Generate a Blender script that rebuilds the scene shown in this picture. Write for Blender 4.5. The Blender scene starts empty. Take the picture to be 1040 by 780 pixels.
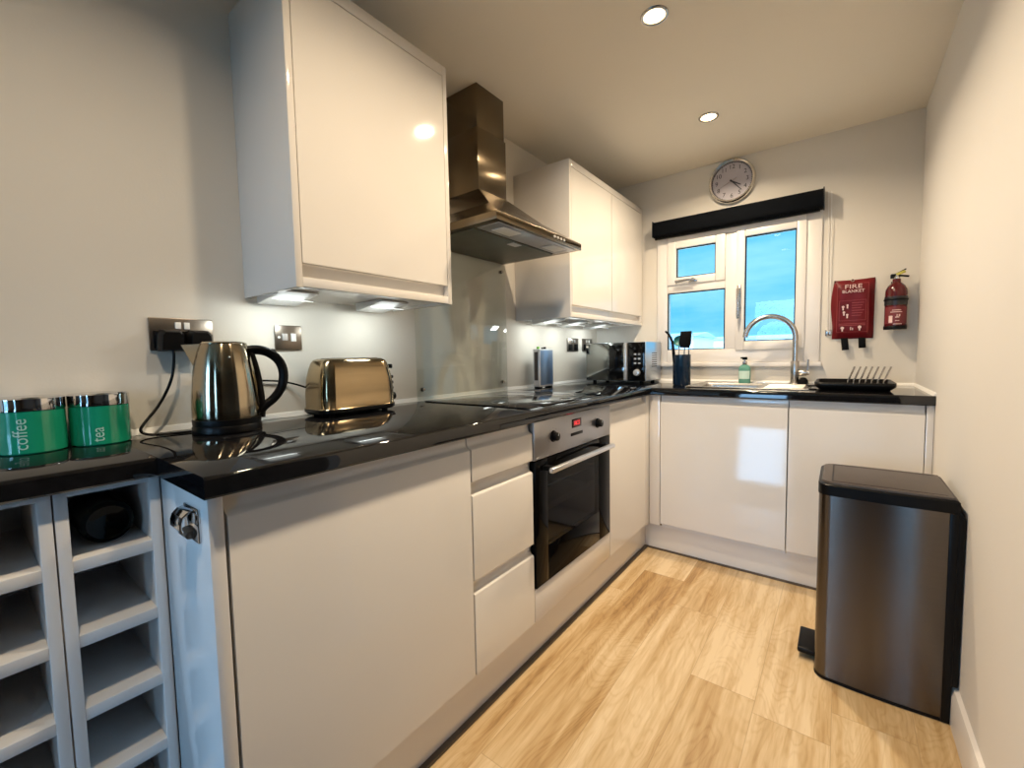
import bpy, bmesh, math, random
from mathutils import Vector, Matrix
random.seed(7)
S = bpy.context.scene
COL = S.collection
PI = math.pi
W, YB, H = 1.7265, 2.93, 2.24          # right wall, window wall, ceiling
ZW = .91                                # worktop top

# ------------------------------------------------------------------ materials
def mat(name, color=(.8,.8,.8), rough=.5, metal=0., spec=.5, coat=0., emit=None, estr=0., trans=0., ior=1.5):
    m = bpy.data.materials.new(name); m.use_nodes = True
    b = m.node_tree.nodes['Principled BSDF']
    b.inputs['Base Color'].default_value = (*color, 1)
    b.inputs['Roughness'].default_value = rough
    b.inputs['Metallic'].default_value = metal
    b.inputs['Specular IOR Level'].default_value = spec
    b.inputs['Coat Weight'].default_value = coat
    b.inputs['Transmission Weight'].default_value = trans
    b.inputs['IOR'].default_value = ior
    if emit:
        b.inputs['Emission Color'].default_value = (*emit, 1)
        b.inputs['Emission Strength'].default_value = estr
    return m
def nodes(m): return m.node_tree.nodes, m.node_tree.links, m.node_tree.nodes['Principled BSDF']
def mottle(m, amount=.06, scale=3., bump=0., bscale=200., stretch=(1,1,1), rvar=0.):
    """procedural variation: soft colour mottling, fine bump, roughness variation"""
    N, L, b = nodes(m)
    tc = N.new('ShaderNodeTexCoord'); mp = N.new('ShaderNodeMapping'); mp.inputs['Scale'].default_value = stretch
    L.new(tc.outputs['Object'], mp.inputs['Vector'])
    n = N.new('ShaderNodeTexNoise'); n.inputs['Scale'].default_value = scale; n.inputs['Detail'].default_value = 4
    L.new(mp.outputs[0], n.inputs['Vector'])
    base = b.inputs['Base Color'].default_value[:3]
    r = N.new('ShaderNodeValToRGB')
    r.color_ramp.elements[0].position = .3; r.color_ramp.elements[1].position = .7
    r.color_ramp.elements[0].color = (*[c*(1-amount) for c in base], 1)
    r.color_ramp.elements[1].color = (*[min(1, c*(1+amount)) for c in base], 1)
    L.new(n.outputs['Fac'], r.inputs[0]); L.new(r.outputs[0], b.inputs['Base Color'])
    if rvar:
        mr = N.new('ShaderNodeMapRange'); ro = b.inputs['Roughness'].default_value
        mr.inputs['To Min'].default_value = max(0, ro-rvar); mr.inputs['To Max'].default_value = ro+rvar
        L.new(n.outputs['Fac'], mr.inputs[0]); L.new(mr.outputs[0], b.inputs['Roughness'])
    if bump:
        n2 = N.new('ShaderNodeTexNoise'); n2.inputs['Scale'].default_value = bscale; n2.inputs['Detail'].default_value = 3
        L.new(mp.outputs[0], n2.inputs['Vector'])
        bp = N.new('ShaderNodeBump'); bp.inputs['Strength'].default_value = bump; bp.inputs['Distance'].default_value = .002
        L.new(n2.outputs['Fac'], bp.inputs['Height']); L.new(bp.outputs[0], b.inputs['Normal'])
    return m
def brushed(m, tangent, aniso=.85):
    """directional brushing: the reflection smears along the given world direction"""
    N, L, b = nodes(m)
    c = N.new('ShaderNodeCombineXYZ')
    for i, v in enumerate(tangent): c.inputs[i].default_value = v
    L.new(c.outputs[0], b.inputs['Tangent']); b.inputs['Anisotropic'].default_value = aniso
    return m
def pane_mat(name, tint=(1,1,1), refl=1.0, ior=1.5):
    """architectural glass: straight-through tinted transparency with fresnel reflection"""
    m = bpy.data.materials.new(name); m.use_nodes = True
    N, L = m.node_tree.nodes, m.node_tree.links
    N.remove(N['Principled BSDF']); out = N['Material Output']
    t = N.new('ShaderNodeBsdfTransparent'); t.inputs[0].default_value = (*tint, 1)
    g = N.new('ShaderNodeBsdfGlossy'); g.inputs['Roughness'].default_value = .0
    f = N.new('ShaderNodeFresnel'); ge = N.new('ShaderNodeNewGeometry')
    mr = N.new('ShaderNodeMapRange'); mr.inputs['To Min'].default_value = ior; mr.inputs['To Max'].default_value = 1/ior   # thin pane: same reflectance from both faces
    L.new(ge.outputs['Backfacing'], mr.inputs[0]); L.new(mr.outputs[0], f.inputs['IOR'])
    mu = N.new('ShaderNodeMath'); mu.operation = 'MULTIPLY'; mu.inputs[1].default_value = refl; mu.use_clamp = True
    L.new(f.outputs[0], mu.inputs[0])
    mx = N.new('ShaderNodeMixShader'); L.new(mu.outputs[0], mx.inputs[0])
    L.new(t.outputs[0], mx.inputs[1]); L.new(g.outputs[0], mx.inputs[2]); L.new(mx.outputs[0], out.inputs[0])
    return m
def floor_mat():
    m = mat('oak_laminate', (.7,.48,.22), .32)
    N, L, b = nodes(m)
    def math_(op, a, bb=None):
        n = N.new('ShaderNodeMath'); n.operation = op
        for i, v in enumerate((a, bb)):
            if v is None: continue
            if isinstance(v, (int, float)): n.inputs[i].default_value = v
            else: L.new(v, n.inputs[i])
        return n.outputs[0]
    tc = N.new('ShaderNodeTexCoord'); sp = N.new('ShaderNodeSeparateXYZ'); L.new(tc.outputs['Object'], sp.inputs[0])
    PWID, PLEN = .192, 1.25
    u = math_('DIVIDE', math_('ADD', sp.outputs[0], 5.03), PWID); row = math_('FLOOR', u)
    wn = N.new('ShaderNodeTexWhiteNoise'); wn.noise_dimensions = '1D'; L.new(row, wn.inputs['W'])
    v = math_('ADD', math_('DIVIDE', math_('ADD', sp.outputs[1], 7.3), PLEN), wn.outputs['Value']); col = math_('FLOOR', v)
    cb = N.new('ShaderNodeCombineXYZ'); L.new(row, cb.inputs[0]); L.new(col, cb.inputs[1])
    w2 = N.new('ShaderNodeTexWhiteNoise'); w2.noise_dimensions = '2D'; L.new(cb.outputs[0], w2.inputs['Vector'])
    pid = w2.outputs['Value']
    # grain: long streaks
    g = N.new('ShaderNodeCombineXYZ')
    L.new(math_('ADD', math_('MULTIPLY', sp.outputs[0], 26.), math_('MULTIPLY', pid, 91.)), g.inputs[0])
    L.new(math_('MULTIPLY', sp.outputs[1], 1.6), g.inputs[1]); L.new(math_('MULTIPLY', pid, 40.), g.inputs[2])
    n1 = N.new('ShaderNodeTexNoise'); n1.inputs['Scale'].default_value = 1.; n1.inputs['Detail'].default_value = 7; n1.inputs['Roughness'].default_value = .62
    L.new(g.outputs[0], n1.inputs['Vector'])
    # broad tone clouds
    g2 = N.new('ShaderNodeCombineXYZ')
    L.new(math_('ADD', math_('MULTIPLY', sp.outputs[0], 6.5), math_('MULTIPLY', pid, 37.)), g2.inputs[0])
    L.new(math_('MULTIPLY', sp.outputs[1], 1.5), g2.inputs[1]); L.new(math_('MULTIPLY', pid, 17.), g2.inputs[2])
    n2 = N.new('ShaderNodeTexNoise'); n2.inputs['Scale'].default_value = 1.; n2.inputs['Detail'].default_value = 3; n2.inputs['Distortion'].default_value = .6
    L.new(g2.outputs[0], n2.inputs['Vector'])
    # cathedral rings
    sn = math_('SINE', math_('MULTIPLY', n2.outputs['Fac'], 150.))
    ring = math_('MULTIPLY', math_('POWER', math_('ADD', math_('MULTIPLY', sn, .5), .5), 3.), .05)
    tone = math_('SUBTRACT', math_('ADD', math_('ADD', math_('SUBTRACT', math_('MULTIPLY', n1.outputs['Fac'], .86), .12), math_('MULTIPLY', n2.outputs['Fac'], .45)), math_('MULTIPLY', pid, .16)), ring)
    r = N.new('ShaderNodeValToRGB'); e = r.color_ramp.elements
    e[0].position = .27; e[0].color = (.22,.115,.042,1); e[1].position = .74; e[1].color = (.76,.60,.385,1)
    k = e.new(.43); k.color = (.46,.29,.125,1); k = e.new(.57); k.color = (.60,.43,.23,1)
    L.new(tone, r.inputs[0])
    # joints
    fu = math_('FRACT', u); fv = math_('FRACT', v)
    eu = math_('LESS_THAN', math_('MINIMUM', fu, math_('SUBTRACT', 1., fu)), .006)
    ev = math_('LESS_THAN', math_('MINIMUM', fv, math_('SUBTRACT', 1., fv)), .0012)
    j = math_('MAXIMUM', eu, ev)
    mx = N.new('ShaderNodeMix'); mx.data_type = 'RGBA'
    L.new(math_('MULTIPLY', j, .32), mx.inputs[0]); L.new(r.outputs[0], mx.inputs[6]); mx.inputs[7].default_value = (.25,.14,.06,1)
    L.new(mx.outputs[2], b.inputs['Base Color'])
    bp = N.new('ShaderNodeBump'); bp.inputs['Strength'].default_value = .25; bp.inputs['Distance'].default_value = .001
    L.new(n1.outputs['Fac'], bp.inputs['Height']); L.new(bp.outputs[0], b.inputs['Normal'])
    return m

M = {}
M['wall'] = mottle(mat('wall_paint', (.74,.70,.63), .72), .02, 1.5, .12, 160)
M['room'] = mottle(mat('dark_unseen_wall', (.16,.125,.10), .7), .04, 1.5)  # unseen living room walls, coloured dark so the metal reflects a dim room
M['added_carpet'] = mottle(mat('dark_added_carpet', (.06,.05,.045), .95, spec=.1), .25, 40., .5, 300)
M['wallr'] = mottle(mat('wall_paint_cool', (.76,.735,.70), .72), .02, 1.5, .12, 160)
M['ceil'] = mottle(mat('ceiling_paint', (.84,.78,.67), .85), .02, 1.2, .1, 120)
M['floor'] = floor_mat()
M['gloss'] = mottle(mat('gloss_white_board', (.80,.765,.72), .07), .012, 2.)
M['carcass'] = mottle(mat('white_melamine', (.80,.79,.77), .22), .012, 2.)
M['panel'] = mottle(mat('gloss_white_end_board', (.80,.79,.78), .09), .012, 2.)
M['rack'] = mottle(mat('white_rack_board', (.74,.73,.72), .35), .02, 4.)
M['worktop'] = mottle(mat('black_gloss_laminate', (.006,.006,.007), .035, spec=.6), .5, 60., rvar=.008)
M['trim'] = mottle(mat('white_sealant', (.86,.85,.82), .35), .02, 8.)
M['skirt'] = mottle(mat('white_satin_wood', (.80,.76,.72), .35), .02, 4.)
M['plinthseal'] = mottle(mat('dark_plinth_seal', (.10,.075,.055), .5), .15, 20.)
M['upvc'] = mottle(mat('white_upvc', (.83,.80,.77), .28), .012, 3.)
M['steel'] = mottle(mat('brushed_steel', (.58,.56,.53), .24, 1.), .06, 6., .06, 40., (1,1,60), .04)
M['hoodsteel'] = brushed(mottle(mat('hood_steel', (.19,.15,.10), .22, 1.), .05, 6., .03, 30., (1,60,1), .03), (1,1,.02), .9)
M['kettlesteel'] = brushed(mottle(mat('kettle_steel', (.42,.355,.255), .13, 1.), .04, 5., .02, 30., (1,1,60), .02), (0,0,1), .9)
M['toastersteel'] = brushed(mottle(mat('toaster_steel', (.36,.275,.165), .16, 1.), .04, 5., .02, 30., (1,1,60), .02), (0,0,1), .85)
M['binsteel'] = brushed(mottle(mat('bin_steel', (.13,.115,.105), .24, 1.), .04, 5., .03, 20., (1,1,60), .03), (0,0,1), .95)
M['barsteel'] = mottle(mat('bright_bar_steel', (.78,.78,.80), .30, .9), .03, 8.)
M['chrome'] = mottle(mat('chrome', (.72,.72,.72), .07, 1.), .03, 10.)
M['satin'] = mottle(mat('satin_nickel', (.50,.47,.44), .26, 1.), .04, 10.)
M['plate'] = mottle(mat('brushed_plate', (.27,.235,.20), .32, 1.), .04, 10.)
M['ovensteel'] = mottle(mat('oven_steel', (.42,.42,.44), .32, 1.), .05, 5., .05, 30., (1,60,60), .03)
M['black'] = mottle(mat('black_plastic', (.004,.004,.0045), .34, spec=.16), .2, 12.)
M['blackmatte'] = mottle(mat('black_rubber', (.004,.004,.0045), .6, spec=.1), .2, 12.)
M['blackglass'] = mottle(mat('black_glass', (.003,.003,.0035), .04, spec=.28), .2, 8.)
M['hobglass'] = mottle(mat('hob_glass', (.004,.004,.005), .02, spec=.7), .2, 8.)
M['hobmark'] = mottle(mat('hob_marking', (.16,.16,.17), .3), .05, 8.)
M['mirror'] = mottle(mat('mirrored_door_glass', (.30,.31,.30), .035, 1.), .05, 8.)
M['lidgrey'] = mottle(mat('bin_lid_plastic', (.055,.042,.036), .38), .1, 12.)
M['green'] = mottle(mat('green_enamel', (.010,.30,.175), .12, coat=.4), .05, 6.)
M['lettering'] = mottle(mat('pale_lettering', (.40,.68,.60), .5), .02, 10.)
M['whiteprint'] = mottle(mat('white_print', (.80,.60,.58), .6), .05, 30.)
M['faintprint'] = mottle(mat('faint_pink_print', (.34,.06,.06), .6), .05, 30.)
M['red'] = mottle(mat('red_vinyl', (.14,.004,.008), .42, spec=.3), .12, 20., .3, 60.)
M['redpaint'] = mottle(mat('red_enamel', (.085,.004,.007), .2), .08, 10.)
M['labelred'] = mottle(mat('extinguisher_label', (.17,.02,.025), .45), .1, 40.)
M['bandblack'] = mottle(mat('black_band', (.014,.013,.016), .35), .1, 20.)
M['yellow'] = mottle(mat('yellow_plastic', (.55,.50,.10), .4), .05, 20.)
M['blind'] = mottle(mat('black_blind_fabric', (.003,.004,.006), .85, spec=.08), .2, 30., .4, 500)
M['clockface'] = mottle(mat('clock_face', (.50,.47,.52), .5), .02, 12.)
M['clockrim'] = mottle(mat('clock_rim', (.74,.71,.66), .2, .95), .03, 8.)
M['ink'] = mottle(mat('dark_ink', (.03,.03,.045), .5), .1, 30.)
M['navy'] = mottle(mat('navy_glaze', (.006,.020,.045), .16), .1, 8.)
M['teal'] = mottle(mat('teal_silicone', (.02,.16,.16), .4), .1, 20.)
M['soapbottle'] = mottle(mat('mint_bottle', (.17,.46,.36), .12, spec=.5, trans=.35), .05, 10.)
M['label'] = mottle(mat('pale_label', (.55,.72,.64), .5), .03, 30.)
M['bluemetal'] = brushed(mottle(mat('blue_grey_metal', (.26,.36,.52), .34, .9), .04, 6.), (0,0,1), .85)
M['mwsteel'] = brushed(mottle(mat('silver_casing', (.60,.66,.74), .33, .95), .04, 6.), (0,0,1), .8)
M['silver'] = mottle(mat('silver_plastic', (.60,.60,.60), .3, .5), .04, 8.)
M['greenlamp'] = mottle(mat('green_button', (.20,.55,.05), .4), .05, 20.)
M['filter'] = mottle(mat('hood_filter_mesh', (.16,.16,.13), .45, .7), .3, 3., .5, 400)
M['bottle'] = mottle(mat('dark_bottle_glass', (.002,.003,.0025), .10, spec=.15), .2, 10.)
M['gold'] = mottle(mat('gold_foil', (.5,.36,.12), .3, .9), .1, 30.)
M['pane'] = pane_mat('window_glass', (.97,.985,.99), .5)
M['splash'] = pane_mat('splashback_glass', (.93,.95,.94), 1.3)
M['ovenpane'] = pane_mat('tinted_oven_glass', (.42,.42,.43), .42)
M['doorglass'] = mottle(mat('oven_door_glass', (.003,.003,.0035), .05, spec=.05), .2, 8.)
M['ovencavity'] = mottle(mat('oven_enamel', (.30,.28,.28), .35), .1, 8.)
M['bulb'] = mat('warm_lamp_face', (1,.9,.7), .4, emit=(1,.74,.36), estr=9.)
M['led'] = mat('white_led_face', (1,1,1), .4, emit=(.95,1,.95), estr=1.15)
M['reddigits'] = mat('red_display_digits', (.3,0,0), .4, emit=(1,.04,.05), estr=1.1)
M['redscreen'] = mat('red_display_screen', (.05,0,0), .2, emit=(1,.02,.03), estr=.10)
M['render'] = mottle(mat('far_render_wall', (.74,.77,.80), .8), .06, .3)
M['roof'] = mottle(mat('far_slate_roof', (.42,.50,.56), .7), .1, .5)
M['farpane'] = mottle(mat('far_window_glass', (.10,.16,.20), .1), .1, 1.)
M['hedge'] = mottle(mat('far_foliage', (.05,.13,.13), .9), .4, .4)
M['ground'] = mottle(mat('ground_outside', (.20,.24,.22), .9), .2, .1)

# ------------------------------------------------------------------ builders (world coordinates)
class B:
    def __init__(s): s.bm = bmesh.new()
    def _merge(s, b, mtx=None):
        if mtx is not None: bmesh.ops.transform(b, matrix=mtx, verts=b.verts)
        me = bpy.data.meshes.new('t'); b.to_mesh(me); b.free(); s.bm.from_mesh(me); bpy.data.meshes.remove(me); return s
    def box(s, x0, x1, y0, y1, z0, z1, bev=0., seg=2, mtx=None):
        b = bmesh.new(); bmesh.ops.create_cube(b, size=1)
        for v in b.verts:
            v.co = Vector(((x0+x1)/2 + v.co.x*(x1-x0), (y0+y1)/2 + v.co.y*(y1-y0), (z0+z1)/2 + v.co.z*(z1-z0)))
        if bev: bmesh.ops.bevel(b, geom=b.edges[:], offset=bev, segments=seg, profile=.5, affect='EDGES')
        return s._merge(b, mtx)
    def cyl(s, p0, p1, r0, r1=None, n=24, bev=0.):
        p0, p1 = Vector(p0), Vector(p1); r1 = r0 if r1 is None else r1
        d = p1-p0; b = bmesh.new()
        bmesh.ops.create_cone(b, cap_ends=True, segments=n, radius1=r0, radius2=r1, depth=d.length)
        if bev:
            ed = [e for e in b.edges if len([f for f in e.link_faces if len(f.verts) > 4]) == 1]
            bmesh.ops.bevel(b, geom=ed, offset=bev, segments=2, profile=.5, affect='EDGES')
        return s._merge(b, Matrix.Translation((p0+p1)/2) @ d.to_track_quat('Z', 'Y').to_matrix().to_4x4())
    def sphere(s, c, r, sc=(1,1,1), n=16):
        b = bmesh.new(); bmesh.ops.create_uvsphere(b, u_segments=n, v_segments=max(6, n//2), radius=r)
        return s._merge(b, Matrix.Translation(c) @ Matrix.Diagonal((*sc, 1)))
    def lathe(s, c, prof, n=40, axis='Z', sx=1., sy=1.):
        """prof: (r, h) pairs bottom to top; closed where r == 0"""
        b = bmesh.new(); rings = []
        for r, h in prof:
            if r <= 1e-6: rings.append([b.verts.new((0, 0, h))])
            else: rings.append([b.verts.new((sx*r*math.cos(2*PI*i/n), sy*r*math.sin(2*PI*i/n), h)) for i in range(n)])
        for a, d in zip(rings, rings[1:]):
            for i in range(n):
                j = (i+1) % n
                if len(a) == 1 and len(d) == 1: continue
                if len(a) == 1: b.faces.new((a[0], d[j], d[i]))
                elif len(d) == 1: b.faces.new((a[i], a[j], d[0]))
                else: b.faces.new((a[i], a[j], d[j], d[i]))
        for ring in (rings[0], rings[-1]):
            if len(ring) > 1 and rings[0] is not rings[-1]:
                try: b.faces.new(ring)
                except ValueError: pass
        bmesh.ops.recalc_face_normals(b, faces=b.faces)
        rot = {'Z': Matrix(), 'X': Matrix.Rotation(PI/2, 4, 'Y'), 'Y': Matrix.Rotation(PI/2, 4, 'X')}[axis]   # Y: height runs to -y
        return s._merge(b, Matrix.Translation(c) @ rot)
    def ring(s, c, R, r, n=48, m=10, axis='Z', zs=1.):
        b = bmesh.new(); g = []
        for i in range(n):
            a = 2*PI*i/n
            g.append([b.verts.new(((R+r*math.cos(2*PI*k/m))*math.cos(a), (R+r*math.cos(2*PI*k/m))*math.sin(a), zs*r*math.sin(2*PI*k/m))) for k in range(m)])
        for i in range(n):
            for k in range(m):
                b.faces.new((g[i][k], g[(i+1) % n][k], g[(i+1) % n][(k+1) % m], g[i][(k+1) % m]))
        rot = {'Z': Matrix(), 'X': Matrix.Rotation(PI/2, 4, 'Y'), 'Y': Matrix.Rotation(PI/2, 4, 'X')}[axis]
        return s._merge(b, Matrix.Translation(c) @ rot)
    def tube(s, pts, r, n=10, smooth=0, sq=1.):
        pts = [Vector(p) for p in pts]
        for _ in range(smooth):                                    # Chaikin
            q = [pts[0]]
            for a, c in zip(pts, pts[1:]): q += [a.lerp(c, .25), a.lerp(c, .75)]
            pts = q + [pts[-1]]
        rr = r if isinstance(r, (list, tuple)) else [r]*len(pts)
        if len(rr) != len(pts): rr = [rr[0] + (rr[-1]-rr[0])*i/(len(pts)-1) for i in range(len(pts))]
        b = bmesh.new(); rings = []; up = None
        for i, p in enumerate(pts):
            t = (pts[min(i+1, len(pts)-1)] - pts[max(i-1, 0)]).normalized()
            if up is None: up = t.orthogonal().normalized()
            up = (up - t*up.dot(t)).normalized(); sd = t.cross(up)
            rings.append([b.verts.new(p + (up*math.cos(2*PI*k/n) + sd*sq*math.sin(2*PI*k/n))*rr[i]) for k in range(n)])
        for a, d in zip(rings, rings[1:]):
            for k in range(n): b.faces.new((a[k], a[(k+1) % n], d[(k+1) % n], d[k]))
        b.faces.new(rings[0][::-1]); b.faces.new(rings[-1])
        bmesh.ops.recalc_face_normals(b, faces=b.faces)
        return s._merge(b)
    def prism(s, poly, a0, a1, plane='xz', bev=0.):
        """poly in the named plane, extruded along the third axis from a0 to a1"""
        f = {'xz': lambda u, v, a: (u, a, v), 'yz': lambda u, v, a: (a, u, v), 'xy': lambda u, v, a: (u, v, a)}[plane]
        b = bmesh.new()
        lo = [b.verts.new(f(u, v, a0)) for u, v in poly]; hi = [b.verts.new(f(u, v, a1)) for u, v in poly]
        b.faces.new(lo); b.faces.new(hi[::-1])
        for i in range(len(poly)):
            j = (i+1) % len(poly); b.faces.new((lo[i], hi[i], hi[j], lo[j]))
        bmesh.ops.recalc_face_normals(b, faces=b.faces)
        if bev: bmesh.ops.bevel(b, geom=b.edges[:], offset=bev, segments=2, profile=.5, affect='EDGES')
        return s._merge(b)
    def loft(s, secs):
        """secs: lists of equal-length closed loops of points"""
        b = bmesh.new(); R = [[b.verts.new(p) for p in sec] for sec in secs]; n = len(R[0])
        for a, d in zip(R, R[1:]):
            for k in range(n): b.faces.new((a[k], a[(k+1) % n], d[(k+1) % n], d[k]))
        b.faces.new(R[0][::-1]); b.faces.new(R[-1])
        bmesh.ops.recalc_face_normals(b, faces=b.faces)
        return s._merge(b)
    def xf(s, mtx): bmesh.ops.transform(s.bm, matrix=mtx, verts=s.bm.verts); return s

WL = {}                                                            # world location of each object's origin
def obj(name, b, m, parent=None, label=None, sharp=38):
    bm = b.bm if isinstance(b, B) else b
    for f in bm.faces: f.smooth = True
    ca = math.radians(sharp)
    for e in bm.edges:
        e.smooth = not (len(e.link_faces) != 2 or e.calc_face_angle(0) > ca)
    xs = [v.co for v in bm.verts]
    lo = Vector([min(c[i] for c in xs) for i in range(3)]); hi = Vector([max(c[i] for c in xs) for i in range(3)])
    c = (lo+hi)/2
    if not parent: c.z = lo.z
    for v in bm.verts: v.co -= c
    me = bpy.data.meshes.new(name); bm.to_mesh(me); bm.free()
    me.materials.append(M[m] if isinstance(m, str) else m)
    o = bpy.data.objects.new(name, me); COL.objects.link(o)
    if parent: o.parent = parent; o.location = c - WL[parent.name]
    else: o.location = c
    WL[o.name] = c
    if label: o['label'] = label
    return o
def tag(o, label, cat, group=None, kind=None):
    o['label'] = label; o['category'] = cat
    if group: o['group'] = group
    if kind: o['kind'] = kind
    return o
def thing(name, loc, label, cat, group=None):
    o = bpy.data.objects.new(name, None); COL.objects.link(o); o.location = loc; o.empty_display_size = .05
    WL[o.name] = Vector(loc)
    return tag(o, label, cat, group)
def struct(name, b, m, label, cat, parent=None):
    o = obj(name, b, m, parent); return tag(o, label, cat, kind='structure')
def dup(root, loc, label=None, group=None):
    r = root.copy(); COL.objects.link(r); r.location = loc
    if label: r['label'] = label
    if group: r['group'] = group
    WL[r.name] = Vector(loc)
    for ch in list(root.children):
        c = ch.copy(); COL.objects.link(c); c.parent = r
        for g in list(ch.children):
            d = g.copy(); COL.objects.link(d); d.parent = c
    return r
def text_bm(txt, size, extrude=.0004, align='CENTER'):
    """lettering as a mesh in the local xy plane (x along the line, y up)"""
    cu = bpy.data.curves.new('t', 'FONT'); cu.body = txt; cu.size = size; cu.align_x = align; cu.align_y = 'CENTER'
    cu.extrude = extrude; cu.resolution_u = 3
    o = bpy.data.objects.new('t', cu); COL.objects.link(o)
    bpy.context.view_layer.update()
    me = bpy.data.meshes.new_from_object(o.evaluated_get(bpy.context.evaluated_depsgraph_get()))
    bm = bmesh.new(); bm.from_mesh(me)
    bpy.data.objects.remove(o); bpy.data.curves.remove(cu); bpy.data.meshes.remove(me)
    return bm
def place(bm, origin, xdir, ydir):
    x, y = Vector(xdir), Vector(ydir); z = x.cross(y)
    m = Matrix((x, y, z)).transposed().to_4x4(); m.translation = origin
    bmesh.ops.transform(bm, matrix=m, verts=bm.verts); return bm
def joined(*bms):
    out = B()
    for b in bms: out._merge(b.bm if isinstance(b, B) else b)
    return out

# ------------------------------------------------------------------ room shell
RX, RY0, KY = 4.2, -2.4, 1.12            # living room extent; kitchen's right wall starts at KY
struct('added_carpet', B().box(-.1, RX, RY0, .45, -.05, .004), 'added_carpet', 'unseen dark floor covering behind the camera, added to darken reflections', 'added_carpet')  # out of view, added to keep the steel's floor reflections dark
struct('floor', B().box(-.1, RX, .45, YB, -.05, 0), 'floor', 'pale oak laminate floor with long planks running to the window', 'floor')
struct('ceiling', B().box(-.1, RX+.1, RY0-.1, YB+.1, H, H+.1), 'ceil', 'cream painted ceiling with recessed downlights', 'ceiling')
struct('wall_left', B().box(-.1, 0, RY0-.1, YB+.1, 0, H), 'wall', 'long cream wall behind the hob, kettle and toaster', 'wall')
HX0, HX1, HZ0, HZ1 = .455, 1.328, 1.037, 1.847       # kitchen window opening
struct('wall_back', B().box(0, HX0, YB, YB+.12, 0, H).box(HX1, W, YB, YB+.12, 0, H).box(HX0, HX1, YB, YB+.12, 0, HZ0).box(HX0, HX1, YB, YB+.12, HZ1, H),
       'wall', 'cream end wall holding the kitchen window', 'wall')
struct('wall_right', B().box(W, W+.1, KY, YB+.12, 0, H), 'wallr', 'bare pale wall on the right, behind the pedal bin', 'wall')
struct('wall_return', B().box(W+.1, RX, KY, KY+.1, 0, H), 'room', 'living room wall behind the kitchen side wall', 'wall')
struct('wall_far_right', B().box(RX, RX+.1, RY0, KY+.1, 0, H), 'room', 'far side wall of the living room', 'wall')
# rear wall with two tall windows that light the room from behind the camera
R1, R2, RZ0, RZ1 = (.20, .90), (2.03, 2.43), .10, 1.98
struct('wall_rear', B().box(0, R1[0], RY0-.1, RY0, 0, H).box(R1[1], R2[0], RY0-.1, RY0, 0, H).box(R2[1], RX, RY0-.1, RY0, 0, H)
       .box(R1[0], R1[1], RY0-.1, RY0, 0, RZ0).box(R2[0], R2[1], RY0-.1, RY0, 0, RZ0)
       .box(R1[0], R1[1], RY0-.1, RY0, RZ1, H).box(R2[0], R2[1], RY0-.1, RY0, RZ1, H),
       'room', 'rear wall of the living room with two tall windows', 'wall')
for k, (a, c) in enumerate((R1, R2)):
    w = thing('window_%d' % (k+2), ((a+c)/2, RY0-.05, RZ0), 'tall white framed living room window ' + ('nearest the kitchen wall' if k == 0 else 'on the far side'), 'window'); w['kind'] = 'structure'
    f = .06
    obj('outer_frame', B().box(a, a+f, RY0-.08, RY0-.02, RZ0, RZ1, .004).box(c-f, c, RY0-.08, RY0-.02, RZ0, RZ1, .004)
        .box(a+f, c-f, RY0-.08, RY0-.02, RZ0, RZ0+f, .004).box(a+f, c-f, RY0-.08, RY0-.02, RZ1-f, RZ1, .004), 'upvc', w)
    obj('window_pane', B().box(a+f, c-f, RY0-.055, RY0-.049, RZ0+f, RZ1-f), 'pane', w)
# skirting and sealant lines
struct('baseboard_right', B().prism([(W, 0), (W-.016, 0), (W-.016, .088), (W-.010, .104), (W, .108)], KY, 2.372), 'skirt', 'white skirting board along the right wall', 'skirting')
struct('trim_1', B().prism([(0, ZW+.0005), (.012, ZW+.0005), (.004, ZW+.015), (0, ZW+.016)], .262, YB), 'trim', 'white sealant bead between black worktop and left wall', 'sealant')
struct('trim_2', B().prism([(YB, ZW+.0005), (YB-.010, ZW+.0005), (YB-.003, ZW+.012), (YB, ZW+.013)], .012, W, 'yz'), 'trim', 'white sealant bead along the wall under the kitchen window', 'sealant')
struct('trim_3', B().prism([(W, ZW+.0005), (W-.010, ZW+.0005), (W-.003, ZW+.012), (W, ZW+.013)], 2.314, YB-.010), 'trim', 'short white sealant bead where worktop meets right wall', 'sealant')

# kitchen window
w1 = thing('window_1', ((HX0+HX1)/2, YB+.02, HZ0), 'white framed kitchen window with three panes above the sink', 'window'); w1['kind'] = 'structure'
fy0, fy1 = YB-.012, YB+.06
MX0, MX1, TZ0, TZ1 = .862, .930, 1.482, 1.537
obj('outer_frame', B().box(.448, .517, fy0, fy1, 1.032, 1.854, .005).box(1.265, 1.337, fy0, fy1, 1.032, 1.854, .005)
    .box(.517, 1.265, fy0, fy1, 1.032, 1.114, .005).box(.517, 1.265, fy0, fy1, 1.807, 1.854, .005)
    .box(MX0, MX1, fy0, fy1, 1.114, 1.807, .005).box(.517, MX0, fy0, fy1, TZ0, TZ1, .005), 'upvc', w1)
obj('window_sill', B().box(.438, 1.347, YB-.028, YB-.001, 1.006, 1.032, .004), 'upvc', w1)
def sash(name, x0, x1, z0, z1, t, bt):
    f0, f1 = YB-.022, YB+.045
    return obj(name, B().box(x0, x0+t, f0, f1, z0, z1, .005).box(x1-t, x1, f0, f1, z0, z1, .005)
               .box(x0+t, x1-t, f0, f1, z0, z0+bt, .005).box(x0+t, x1-t, f0, f1, z1-t*.8, z1, .005), 'upvc', w1)
s1 = sash('vent_sash', .517, MX0, TZ1-.006, 1.807, .055, .046)
s2 = sash('casement_sash', MX1-.008, 1.268, 1.104, 1.807, .046, .052)
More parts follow.
